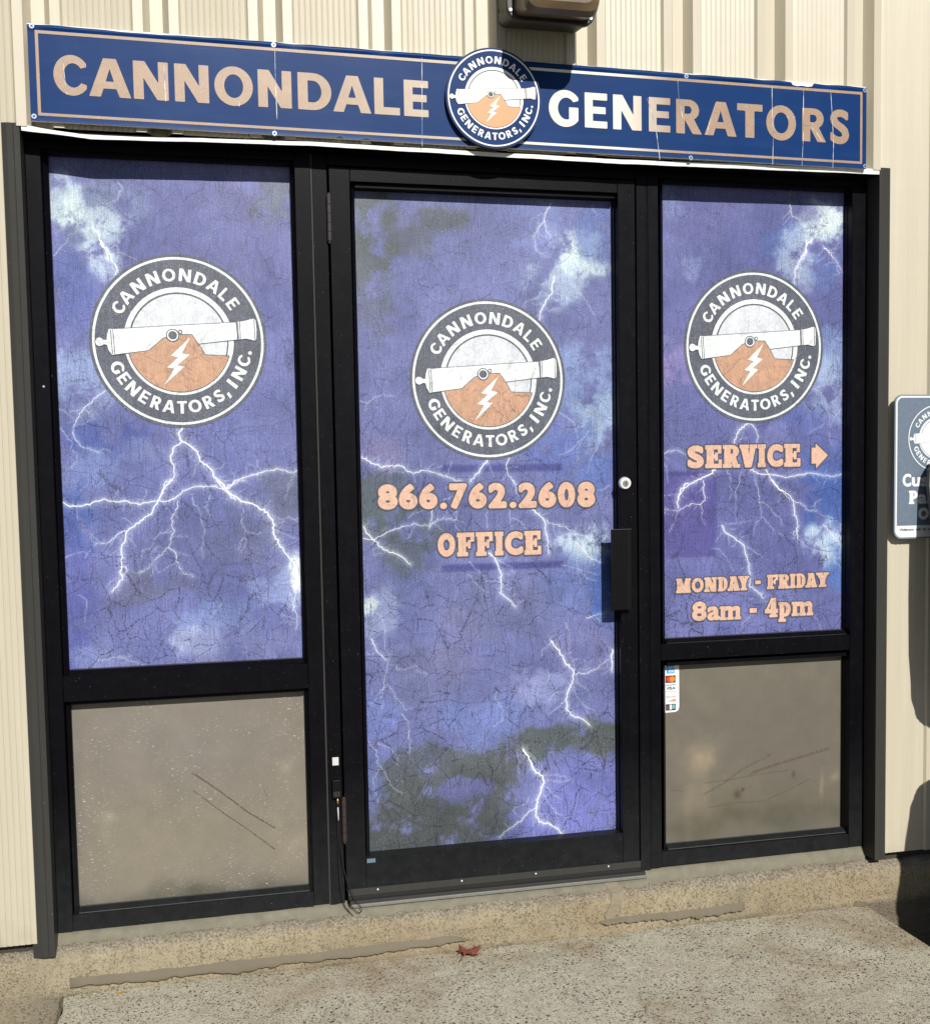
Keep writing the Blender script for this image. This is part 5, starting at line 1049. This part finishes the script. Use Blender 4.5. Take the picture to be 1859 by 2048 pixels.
def small_text(txt, x0, x1, z0, z1, mat, parent, y, name='small_lettering', off=0.0, h=0.0004, gap=0.12):
    f = Field(x0 - 0.002, z0 - 0.002, x1 + 0.002, z1 + 0.002, h)
    tot = 0; ws = []
    for ch in txt:
        if ch == ' ': ws.append(0.4); continue
        S = font_segs(ch); ws.append(max(S[:, 0].max(), S[:, 2].max()) - min(S[:, 0].min(), S[:, 2].min()))
    total = sum(ws) + gap * 0.6 * (len(txt) - 1); k = (x1 - x0) / total; x = x0
    up = 0.73
    for ch, w in zip(txt, ws):
        if ch != ' ':
            S = font_segs(ch); ax = min(S[:, 0].min(), S[:, 2].min())
            az = min(S[:, 1].min(), S[:, 3].min()); bz = max(S[:, 1].max(), S[:, 3].max())
            kz = (z1 - z0) / up
            T = S.copy(); T[:, [0, 2]] = x + (S[:, [0, 2]] - ax) * k; T[:, [1, 3]] = z0 + S[:, [1, 3]] * kz
            f.glyph([(1, T)], off, 0.003)
        x += (w + gap * 0.6) * k
    return link(name, f.mesh(name, y=y), mat, parent)
wi = simple('white_ink', (240, 240, 245), 0.4); di = simple('dark_ink', (45, 55, 90), 0.4); gi = simple('grey_ink', (120, 120, 125), 0.4)
small_text('AM', 0.9330, 0.9520, 0.6440, 0.6520, wi, cs, -0.0020, off=0.0002); small_text('EX', 0.9350, 0.9510, 0.6325, 0.6405, wi, cs, -0.0020, off=0.0002)
small_text('VISA', 0.9270, 0.9560, 0.5790, 0.5880, di, cs, -0.0016, off=0.0004)
small_text('DISCOVER', 0.9255, 0.9575, 0.5535, 0.5595, gi, cs, -0.0016)
R2('badge_stripe', 0.937, 0.9445, 0.517, 0.532, (235, 240, 240), -0.0020); R2('badge_stripe', 0.9465, 0.954, 0.519, 0.5315, (120, 190, 190), -0.0020); R2('badge_stripe', 0.9265, 0.934, 0.516, 0.529, (150, 60, 60), -0.0020)

# ------------------------------------------------------------------ main sign
sg = thing('main_sign', (0.348, -0.11, 2.264), 'long blue company sign with copper capitals and a round cannon emblem above the storefront', 'sign')
ROT = 0.0055
def sp(x, zl): return (x, 2.264 - 0.0055 * (x - 0.357) + zl)
def sheared(me):
    n = len(me.vertices); co = np.empty(n * 3); me.vertices.foreach_get('co', co); co = co.reshape(-1, 3)
    co[:, 2] += 2.264 - ROT * (co[:, 0] - 0.357); me.vertices.foreach_set('co', co.ravel()); me.update(); return me
BX0, BX1, BZ0, BZ1 = -0.8270, 1.5240, -0.1185, 0.1220
bm = bmesh.new(); bm_box(bm, BX0, BX1, -0.1185, -0.1105, BZ0 + 0.0015, BZ1, 0.0006)
me = bm_mesh('sign_board', bm)
# long box needs no cuts: it stays straight under the tilt
sheared(me); link('sign_board', me, M['board'], sg)
def m_signblue():
    t = NT('blue_sign_vinyl')
    n = t.noise(1.0, 5, 0.6, vec=t.mapping((3, 3, 40))); n2 = t.noise(5, 3)
    c = t.mix(t.ramp(n2, 0.3, 0.7), (0.0030, 0.030, 0.128), (0.0055, 0.037, 0.148))
    w = t.node('ShaderNodeTexWave', wave_type='BANDS'); 
    sc = t.math('MULTIPLY', t.ramp(t.noise(1.0, 3, 0.7, vec=t.mapping((2.2, 1, 300)), dist=1.2), 0.66, 0.74), t.ramp(t.noise(3.2, 2), 0.5, 0.65))
    c = t.mix(t.math('MULTIPLY', sc, 0.22), c, (0.2, 0.28, 0.42))
    c = t.mix(t.math('MULTIPLY', t.ramp(n, 0.5, 0.8), 0.2), c, (0.03, 0.075, 0.21))
    t.color(c); t.rough(0.4); t.spec(0.1); t.bump(t.noise(9, 3), 0.12, 0.004); return t.m
M['sblue'] = m_signblue()
# vinyl face: wrinkled sheet whose top edge has shrunk and curls off the board
def vinyl():
    xs = np.linspace(BX0 + 0.0006, BX1 - 0.0006, 420)
    zs = [BZ0 + 0.0008, BZ0 + 0.003, BZ0 + 0.009, -0.10, -0.09, -0.05, 0.0, 0.05, 0.09, 0.100, 0.107, 0.110, 0.113, 0.1155, 0.118, 0.1205]
    V, F = [], []; pinch = [-0.815, -0.165, 0.07, 0.962, 1.185, 1.285, 1.388, 1.515]
    tear0, tear1 = 1.278, 1.345
    for i, x in enumerate(xs):
        d = min(abs(x - p) for p in pinch); lift = min(1.0, d / 0.05)
        shr = 0.0015 + 0.0045 * max(0, math.exp(-((x + 0.55) / 0.13) ** 2)) + 0.0018 * (1 - lift) + 0.0004 * math.sin(x * 60)
        if tear0 < x < tear1: shr = 0.0125 + 0.001 * math.sin(x * 200)
        shb = 0.0006 + 0.002 * math.exp(-((x - 0.02) / 0.012) ** 2) + 0.003 * math.exp(-((x + 0.05) / 0.01) ** 2) + 0.0004 * math.sin(x * 33)
        curl = (0.0036 * lift + 0.0006) * (0.75 + 0.25 * math.sin(x * 13)) if not tear0 < x < tear1 else 0.001
        for k, z in enumerate(zs):
            y = -0.1209 - 0.0002 * math.sin(x * 14 + z * 30) - 0.0001 * math.sin(x * 47)
            zz = z
            if z > 0.107:
                t = (z - 0.107) / (0.1205 - 0.107); y -= curl * (1 - (2 * t - 1) ** 2) * 1.0 * (1 if t < 0.55 else 1); zz = min(z, BZ1 - shr)
            if k < 3: y -= 0.0009 * (3 - k) / 3; zz = max(z, BZ0 + shb)
            V.append((x, y, zz + (k * 1e-6)))
    m = len(zs)
    for i in range(len(xs) - 1):
        for k in range(m - 1): F.append((i * m + k, (i + 1) * m + k, (i + 1) * m + k + 1, i * m + k + 1))
    return mesh_from('vinyl_face', V, F, True)
link('vinyl_face', sheared(vinyl()), M['sblue'], sg)

def m_copper_vinyl(name, c0, c1):
    """copper vinyl; the strip kept dry under the lamp and emblem has stayed pale"""
    t = NT(name)
    s_ = t.node('ShaderNodeSeparateXYZ'); t.link(t.pos, s_.inputs[0])
    pale = t.math('MULTIPLY', t.ramp(s_.outputs['X'], 0.74, 0.90, 1, 0), t.ramp(s_.outputs['X'], 0.30, 0.50, 0, 1))
    wt = t.ramp(s_.outputs['X'], -0.1, 0.30, 0, 0.35)
    n = t.noise(340, 2, 0.7); n2 = t.noise(12, 4)
    c = t.mix(t.ramp(n, 0.35, 0.7), c0, c1)
    c = t.mix(t.ramp(n2, 0.35, 0.7, 0, 0.5), c, tuple(v * 0.8 for v in c0))
    c = t.mix(t.math('MAXIMUM', pale, t.math('MULTIPLY', wt, t.ramp(s_.outputs['X'], 0.30, 0.32, 1, 0))), c, (0.74, 0.70, 0.62))
    t.color(c); t.rough(0.4); t.spec(0.4); return t.m
M['scop'] = m_copper_vinyl('copper_sign_vinyl', (0.33, 0.222, 0.148), (0.43, 0.308, 0.222))
# border line
f = Field(-0.83, -0.115, 1.53, 0.115, 0.0015)
f.glyph([(1, rect(-0.8085, -0.1042, 1.5095, 0.1052)), (-1, rect(-0.8010, -0.0972, 1.5025, 0.0975))], 0, 0.004)
me = f.mesh('border_line', y=-0.1217); sheared(me); 
link('border_line', me, M['scop'], sg)
def sign_word(letters):
    f = Field(letters[0][1] - 0.01, -0.06, letters[-1][2] + 0.01, 0.062, 0.0013)
    for ch, a, b in letters:
        r = ch in 'COGS'
        z0, z1 = (-0.0505, 0.0500) if r else (-0.0482, 0.0475)
        gl, off = sans_glyph(ch, a + 0.001, b - 0.001, z0 + 0.001, z1 - 0.001)
        f.glyph(gl, off + 0.001, 0.012)
    me = f.mesh('sign_lettering', y=-0.1219); sheared(me)
    link('sign_lettering', me, M['scop'], sg)
sign_word(SIGN[:10]); sign_word(SIGN[10:])
f = Field(-0.85, 2.1, 1.55, 2.42, 0.001)
for cpts in CREASES:
    for a, b in zip(cpts[:-1], cpts[1:]):
        w = 0.00055; dx, dz = b[0] - a[0], b[1] - a[1]; L = math.hypot(dx, dz); nx_, nz_ = -dz / L * w, dx / L * w
        f.add(poly([(a[0] + nx_, a[1] + nz_), (b[0] + nx_, b[1] + nz_), (b[0] - nx_, b[1] - nz_), (a[0] - nx_, a[1] - nz_)]), 0.0002, 0.004)
# creases show white where they cross the copper, faint over the blue
wf = [c for c in (f,)]
t = NT('vinyl_crack_white'); t.color(t.mix(t.ramp(t.noise(28, 3), 0.4, 0.6), (0.8, 0.78, 0.7), (0.10, 0.17, 0.36))); t.rough(0.5); M['crack'] = t.m
link('crack_line', f.mesh('crack_line', y=-0.1222), M['crack'], sg)
for x, z in SCREWS:
    bm = bmesh.new(); bm_cyl(bm, (x, -0.1205, z), (0, -1, 0), 0.0075, 0.0060, 0.0035, 22)
    so = link('screw', bm_mesh('screw', bm), M['zinc'], sg)
    bm = bmesh.new(); a = random.uniform(0, 1.5)
    for k in (0, 1):
        r2 = bmesh.ops.create_cube(bm, size=1)
        for v in r2['verts']:
            p = Vector((v.co.x * 0.0080, v.co.y * 0.0004, v.co.z * 0.0019)); p.rotate(Matrix.Rotation(a + k * math.pi / 2, 3, 'Y'))
            v.co = p + Vector((x, -0.1242 - k * 0.0002, z))
    link('screw_recess', bm_mesh('screw_recess', bm), M['rubber'], so)
# round emblem standing proud of the board
ecx, ecz = 0.3735, 2.2725
bm = bmesh.new(); bm_cyl(bm, (ecx, -0.1235, ecz), (0, -1, 0), 0.1345, 0.1345, 0.0145, 96)
disc = link('emblem_board', bm_mesh('emblem_board', bm), simple('dark_navy_edge', (26, 34, 50), 0.5), sg)
sw = simple('sign_white_vinyl', (244, 240, 232), 0.4, 0.92); sbl = M['sblue']; sor = simple('orange_vinyl', (212, 156, 106), 0.45, 0.9, nz=0.04); sskyc = simple('pale_vinyl', (226, 232, 232), 0.45, 0.9)
sdk = simple('dark_line_vinyl', (40, 52, 66), 0.5)
sign_em = variant(dict(rim=sbl, white=sw, line=sdk, hill=sor, sky=sskyc, cannon_edge=sdk, cannon=sw, detail=simple('steel_blue_vinyl', (16, 38, 74), 0.4), bolt=sw), 'sign')
place_emblem(disc, ecx, ecz, 0.1292, -0.1384, sign_em, 0.0003)

# ------------------------------------------------------------------ wall lamp
def m_lampglass():
    t = NT('yellowed_lens'); n = t.noise(9, 4); 
    c = t.mix(t.ramp(n, 0.3, 0.7), (0.075, 0.046, 0.022), (0.17, 0.125, 0.07)); t.color(c); t.rough(0.3); t.spec(0.5); return t.m
lm = thing('wall_lamp', (0.51, -0.11, 2.55), 'old bronze wall pack lamp with a yellowed lens above the sign', 'lamp')
bronze = simple('weathered_bronze', (60, 55, 46), 0.5, 0.85, nz=0.35, nscale=25, bump=0.3, bscale=90)
def rounded_box_profile(x0, x1, z0, z1, r, n=6):
    pts = []
    for cx, cz, a0 in ((x1 - r, z0 + r, -90), (x1 - r, z1 - r, 0), (x0 + r, z1 - r, 90), (x0 + r, z0 + r, 180)):
        for k in range(n + 1):
            a = math.radians(a0 + 90 * k / n); pts.append((cx + r * math.cos(a), cz + r * math.sin(a)))
    return pts
def loft(name, rings, mat, parent, cap0=True, cap1=True, smooth=False):
    V, F = [], []; m = len(rings[0][1])
    for y, ring in rings:
        for x, z in ring: V.append((x, y, z))
    for i in range(len(rings) - 1):
        for k in range(m): F.append((i * m + k, i * m + (k + 1) % m, (i + 1) * m + (k + 1) % m, (i + 1) * m + k))
    if cap0: F.append(tuple(range(m))[::-1])
    if cap1: F.append(tuple((len(rings) - 1) * m + k for k in range(m)))
    me = mesh_from(name, V, F); bm = bmesh.new(); bm.from_mesh(me); bmesh.ops.recalc_face_normals(bm, faces=bm.faces); bm.to_mesh(me); bm.free()
    return link(name, me, mat, parent)
RB = rounded_box_profile
loft('lamp_box', [(-0.1105, RB(0.396, 0.627, 2.474, 2.74, 0.02)), (-0.120, RB(0.394, 0.629, 2.470, 2.74, 0.022)), (-0.198, RB(0.394, 0.632, 2.456, 2.72, 0.028))], bronze, lm)
loft('lamp_door', [(-0.1985, RB(0.390, 0.640, 2.452, 2.72, 0.036)), (-0.212, RB(0.390, 0.640, 2.450, 2.72, 0.036)), (-0.217, RB(0.394, 0.636, 2.453, 2.72, 0.034))], bronze, lm)
loft('lamp_lens', [(-0.2175, RB(0.411, 0.622, 2.463, 2.72, 0.02)), (-0.300, RB(0.414, 0.617, 2.436, 2.72, 0.03)), (-0.322, RB(0.418, 0.613, 2.443, 2.72, 0.03)), (-0.330, RB(0.430, 0.600, 2.460, 2.71, 0.03))], m_lampglass(), lm)
for x in (0.4010, 0.6260):
    bm = bmesh.new(); bm_cyl(bm, (x, -0.217, 2.476 if x < .5 else 2.470), (0, -1, 0), 0.0055, 0.0045, 0.004, 14)
    sc_ = link('screw', bm_mesh('screw', bm), M['zinc'], lm)
bm = bmesh.new(); bm_cyl(bm, (0.3885, -0.15, 2.50), (-1, 0, 0), 0.005, 0.005, 0.002, 12); link('side_plug', bm_mesh('side_plug', bm), M['rubber'], lm)

# ------------------------------------------------------------------ parking sign at the right
pk = thing('parking_sign', (1.768, -0.13, 1.25), 'slate blue customer parking sign with rounded corners on the siding right of the storefront', 'sign')
px0, px1, pz0, pz1 = 1.6190, 1.9170, 1.0290, 1.4690
slate_t = NT('speckled_slate_blue'); nn = slate_t.noise(420, 2, 0.6)
slate_t.color(slate_t.mix(slate_t.ramp(nn, 0.3, 0.7), (0.085, 0.12, 0.17), (0.17, 0.22, 0.29))); slate_t.rough(0.45)
edge_m = simple('grey_blue_edge', (128, 142, 154), 0.5)
loft('sign_plate', [(-0.1265, RB(px0, px1, pz0, pz1, 0.026)), (-0.1320, RB(px0, px1, pz0, pz1, 0.026))], edge_m, pk)
def rr_field(x0, x1, z0, z1, r, F_):
    X, Z = np.meshgrid(F_.xs, F_.zs); cx, cz = (x0 + x1) / 2, (z0 + z1) / 2
    qx = np.abs(X - cx) - (x1 - x0) / 2 + r; qz = np.abs(Z - cz) - (z1 - z0) / 2 + r
    return np.hypot(np.maximum(qx, 0), np.maximum(qz, 0)) + np.minimum(np.maximum(qx, qz), 0) - r
f = Field(px0, pz0, px1, pz1, 0.0015)
f.phi = rr_field(px0 + 0.0045, px1 - 0.0045, pz0 + 0.0045, pz1 - 0.0045, 0.022, f)
pw = simple('sign_white', (236, 238, 240), 0.4)
link('white_border', f.mesh('white_border', y=-0.1324), pw, pk)
A = rr_field(px0 + 0.0095, px1 - 0.0095, pz0 + 0.0095, pz1 - 0.0095, 0.018, f)
Zg = np.meshgrid(f.xs, f.zs)[1]
f.phi = np.maximum(A, -(Zg - (pz0 + 0.0400)))
link('slate_field', f.mesh('slate_field', y=-0.1327), slate_t.m, pk)
pem = variant(dict(rim=slate_t.m, white=pw, line=simple('fine_grey_line', (130, 140, 152), 0.5), hill=simple('pale_grey_ink', (222, 226, 232), 0.5), sky=pw, cannon_edge=simple('thin_grey_line', (150, 160, 170), 0.5), cannon=pw, detail=slate_t.m, bolt=slate_t.m), 'pk')
place_emblem(pk, 1.768, 1.3360, 0.1020, -0.1330, pem, 0.0002)
def slab_line(txt, x0, x1, z0, z1, y, mat, parent):
    ws = [{'i': .4, 'l': .4, 't': .6, 'I': .5, 'm': 1.3, ' ': .4, 'r': .75}.get(c, 1.0) for c in txt]; k = (x1 - x0) / sum(ws); x = x0
    f = Field(x0 - 0.01, z0 - 0.02, x1 + 0.01, z1 + 0.01, 0.0011); xh = 0.72
    for c, w in zip(txt, ws):
        if c != ' ':
            top = z1 if (c.isupper() or c in 'tkl') else z0 + (z1 - z0) * xh; bot = z0 - (z1 - z0) * 0.22 if c in 'gyp' else z0
            if c == 't': top = z0 + (z1 - z0) * 0.92
            if c == 'i': top = z1
            g, o = slab_glyph(c, x + 0.001, x + w * k - 0.001, bot, top, 0.0004)
            if c not in SLAB: o = min(o, 0.0034); g = [(1, font_box(c, x + 0.001, x + w * k - 0.001, bot, top, o))]
            f.glyph(g, o, 0.008)
        x += w * k
    link('sign_lettering', f.mesh('sign_lettering', y=y), mat, parent)
slab_line('Customer', 1.6463, 1.8897, 1.1884, 1.2283, -0.1331, pw, pk)
slab_line('Parking', 1.6684, 1.8676, 1.1350, 1.1760, -0.1331, pw, pk)
slab_line('Only', 1.7015, 1.8345, 1.0865, 1.1233, -0.1331, pw, pk)
small_text('Violators will be towed', 1.6380, 1.7720, 1.0535, 1.0610, simple('slate_ink', (70, 84, 104), 0.5), pk, -0.1329, off=0.0004, h=0.0006)
for z in (1.10, 1.40):
    bm = bmesh.new(); bm_cyl(bm, (1.768, -0.1265, z), (0, 1, 0), 0.006, 0.006, 0.025, 10); link('standoff', bm_mesh('standoff', bm), M['zinc'], pk)

# ------------------------------------------------------------------ unidentified leaning object at the right edge, and an unseen bin added for shadow
sh = thing('leaning_object', (1.92, -0.62, GZ), 'dark grey object of unknown kind leaning in front of the parking sign at the right edge, shaped for its shadow', 'unidentified object')
shm = simple('scuffed_dark_plastic', (62, 64, 68), 0.45, 0.9, nz=0.3, nscale=35, bump=0.2, bscale=120)
top_z, top_y, lean = 1.284, -0.150, 0.20
outl = [(1.860, 0.0), (1.790, 0.004), (1.752, 0.016), (1.730, 0.045), (1.7215, 0.09), (1.7205, 0.20), (1.7225, 0.35), (1.728, 0.50), (1.742, 0.62), (1.762, 0.67), (1.80, 0.700), (1.90, 0.715)]  # outline made up to match the shadow on sign and wall
outl = outl + [(2 * 1.905 - x, h) for x, h in outl[::-1][1:]]
V, F = [], []; m = len(outl)
for layer, (sc_, dy) in enumerate(((1.0, 0.0), (0.99, -0.012), (0.93, -0.016), (0.86, -0.006))):
    for x, h in outl:
        x -= 0.018 * (1.0 if x < 1.905 else 0.0); h *= 1.045
        hh = 0.35 + (h - 0.35) * sc_; V.append((1.905 + (x - 1.905) * sc_, top_y - lean * hh + dy, top_z - hh))
for l in range(3):
    for k in range(m): F.append((l * m + k, (l + 1) * m + k, (l + 1) * m + (k + 1) % m, l * m + (k + 1) % m))
F.append(tuple(range(m))); F.append(tuple(3 * m + k for k in range(m))[::-1])
link('leaning_panel', mesh_from('leaning_panel', V, F), shm, sh)
tube('added_shaft', [(1.905, top_y - lean * 0.73 - 0.012, top_z - 0.73), (1.905, top_y - lean * 1.2 - 0.012, top_z - 1.2), (1.905, top_y - lean * 1.575, GZ + 0.012)], 0.017, shm, sh, 14)  # invented support down to the ground
# made-up unseen bin right of the landing, added to cast the low shadow
bn = thing('shadow_bin', (2.1, -0.75, GZ), 'unseen dark bin added right of the concrete landing to cast a shadow on the foundation', 'bin')
binm = simple('shadow_bin_plastic', (52, 54, 58), 0.5, 0.9, nz=0.1)
def hring(x0, x1, y0, y1, r=0.05, n=5):
    return RB(x0, x1, y0, y1, r, n)
def loft_z(name, rings, mat, parent):
    V, F = [], []; m = len(rings[0][1])
    for z, ring in rings:
        for x, y in ring: V.append((x, y, z))
    for i in range(len(rings) - 1):
        for k in range(m): F.append((i * m + k, i * m + (k + 1) % m, (i + 1) * m + (k + 1) % m, (i + 1) * m + k))
    F.append(tuple(range(m))[::-1]); F.append(tuple((len(rings) - 1) * m + k for k in range(m)))
    return link(name, mesh_from(name, V, F), mat, parent)
loft_z('shadow_bin_body', [(GZ + 0.05, hring(1.795, 2.43, -0.95, -0.50)), (0.10, hring(1.765, 2.45, -0.98, -0.47)), (0.40, hring(1.750, 2.47, -1.0, -0.45))], binm, bn)
loft_z('shadow_bin_lid', [(0.402, hring(1.745, 2.48, -1.01, -0.44)), (0.43, hring(1.745, 2.48, -1.01, -0.44)), (0.49, hring(1.765, 2.46, -0.99, -0.46, 0.06)), (0.535, hring(1.80, 2.43, -0.95, -0.50, 0.08)), (0.555, hring(1.86, 2.37, -0.89, -0.56, 0.08))], binm, bn)
for y in (-0.94, -0.51):
    bm = bmesh.new(); bm_cyl(bm, (2.36, y - 0.02, GZ + 0.075), (0, 1, 0), 0.075, 0.075, 0.04, 24); link('shadow_bin_wheel', bm_mesh('shadow_bin_wheel', bm), M['rubber'], bn)

# ------------------------------------------------------------------ caulk, leaf, bits on the slab
def caulk(top, bot, label, bulge=0.013):
    n = 130; xa, xb = max(top[0][0], bot[0][0]), min(top[-1][0], bot[-1][0]); V, F = [], []
    rr = random.Random(len(label)); low = 0
    for i in range(n + 1):
        x = xa + (xb - xa) * i / n
        zt = float(np.interp(x, [p[0] for p in top], [p[1] for p in top])) + 0.0012 * math.sin(x * 41) + rr.uniform(-0.0006, 0.0006)
        low = 0.8 * low + 0.6 * rr.uniform(-0.006, 0.005)
        zb_ = float(np.interp(x, [p[0] for p in bot], [p[1] for p in bot])) + low
        if zt - zb_ < 0.003: zb_ = zt - 0.003
        e = min(1, (i + 1) / 4, (n - i + 1) / 4)
        for t, o in ((0, -0.02), (0.10, 0.10), (0.5, 0.32), (0.88, 0.85), (1.0, 0.8), (0.97, -0.3)):
            V.append((x, YF - o * bulge * e, zt + (zb_ - zt) * t))
        if i:
            for k in range(5): F.append(((i - 1) * 6 + k, (i - 1) * 6 + k + 1, i * 6 + k + 1, i * 6 + k))
    o = link('caulk_bead', mesh_from('caulk_bead', V, F, True), M['caulk']); set_props(o, label, 'caulk')
caulk(CAULK['top1'], CAULK['bot1'], 'long ragged brown caulk bead along the foundation at the left of the landing, peeling')
caulk(CAULK['top2'], CAULK['bot2'], 'short ragged caulk strip on the foundation under the right window')
# caulk running down the landing's left edge
V, F = [], []
for i in range(60):
    t = i / 59; y = YF - 0.004 - t * 0.55; w = 0.006 + 0.002 * math.sin(i * 0.9); xo = SX0 - 0.001 + 0.003 * math.sin(y * 23)
    V += [(xo + 0.001, y, SZ + 0.0005), (xo - w * 0.6, y, SZ + 0.002), (xo - w * 1.3, y, SZ - 0.010), (xo - w * 1.5, y, SZ - 0.035)]
    if i:
        for k in range(3): F.append(((i - 1) * 4 + k, i * 4 + k, i * 4 + k + 1, (i - 1) * 4 + k + 1))
set_props(link('edge_caulk', mesh_from('edge_caulk', V, F, True), M['caulk']), 'caulk smeared down the left edge of the concrete landing', 'caulk')
# mortar patch at the joint
f = Field(0.68, -0.14, 0.82, 0.03, 0.002); f.add(poly(MORTAR), 0.001, 0.01)
me = f.mesh('mortar_patch', y=0.0)
for v in me.vertices:   # it hugs the worn top edge of the foundation
    v.co.y = float(np.interp(v.co.z, [-0.2, -0.036, -0.018, -0.007, 0.001, 0.02], [YF, YF, -0.096, -0.088, -0.076, -0.05])) - 0.0030
set_props(link('mortar_patch', me, simple('pale_mortar', (140, 130, 110), 0.9, 0.85, nz=0.4, nscale=90, bump=0.6, bscale=120)), 'pale mortar patch on the foundation below the door handle side', 'mortar patch')
# dry leaf
def leaf():
    out = [(0, -0.006), (0.006, 0.006), (0.016, 0.003), (0.013, 0.012), (0.027, 0.014), (0.021, 0.021), (0.033, 0.030), (0.022, 0.031), (0.024, 0.043), (0.013, 0.038), (0.011, 0.052), (0.004, 0.046), (0, 0.063)]
    full = out + [(-x, y) for x, y in out[::-1][1:-1]]
    bm = bmesh.new(); c = bm.verts.new((0, 0.022, 0)); vs = [bm.verts.new((x, y, 0)) for x, y in full]
    for i in range(len(vs)): bm.faces.new((c, vs[i], vs[(i + 1) % len(vs)]))
    bmesh.ops.subdivide_edges(bm, edges=bm.edges[:], cuts=2, use_grid_fill=True)
    a = math.radians(-72); ca, sa = math.cos(a), math.sin(a)
    for v in bm.verts:
        x, y = v.co.x * 1.3, v.co.y * 1.25
        z = 0.006 + 5.0 * x * x + 0.006 * math.sin(y * 120) + 0.004 * math.sin(x * 170 + 1)
        v.co = Vector((0.252 + x * ca - (y - 0.02) * sa * 1.0, -0.128 + x * sa + (y - 0.02) * ca, SZ + 0.001 + max(0.0, z)))
    return bm_mesh('fallen_leaf', bm)
lf = thing('fallen_leaf', (0.252, -0.128, SZ), 'curled dry red brown leaf lying on the concrete landing by the foundation', 'leaf')
link('leaf_blade', leaf(), M['leaf'], lf)
tube('stem', smooth_curve([(0.250, -0.135, SZ + 0.006), (0.236, -0.155, SZ + 0.004), (0.222, -0.178, SZ + 0.0025)], 5), 0.0009, M['leaf'], lf, 6)
# stray ochre paint fleck
fk = link('paint_fleck', mesh_from('paint_fleck', [(-0.709, -0.118, SZ + 0.0024), (-0.690, -0.116, SZ + 0.0024), (-0.680, -0.121, SZ + 0.0024), (-0.700, -0.126, SZ + 0.0024)], [(0, 3, 2, 1)]), M['ochre'])
set_props(fk, 'small ochre paint fleck on the landing near its left corner', 'paint fleck')
# concrete chip in the right corner
bm = bmesh.new(); vs = [bm.verts.new(p) for p in ((1.505, YF - 0.003, SZ + 0.002), (1.556, YF - 0.003, SZ + 0.003), (1.545, YF - 0.014, SZ + 0.001), (1.520, YF - 0.004, SZ + 0.018), (1.540, YF - 0.003, SZ + 0.012))]
for q in ((0, 2, 3), (2, 1, 4), (2, 4, 3), (0, 1, 2), (0, 3, 4, 1)): bm.faces.new([vs[i] for i in q])
set_props(link('concrete_chip', bm_mesh('concrete_chip', bm), M['caulk']), 'small wedge of broken caulk in the right back corner of the landing', 'chip')
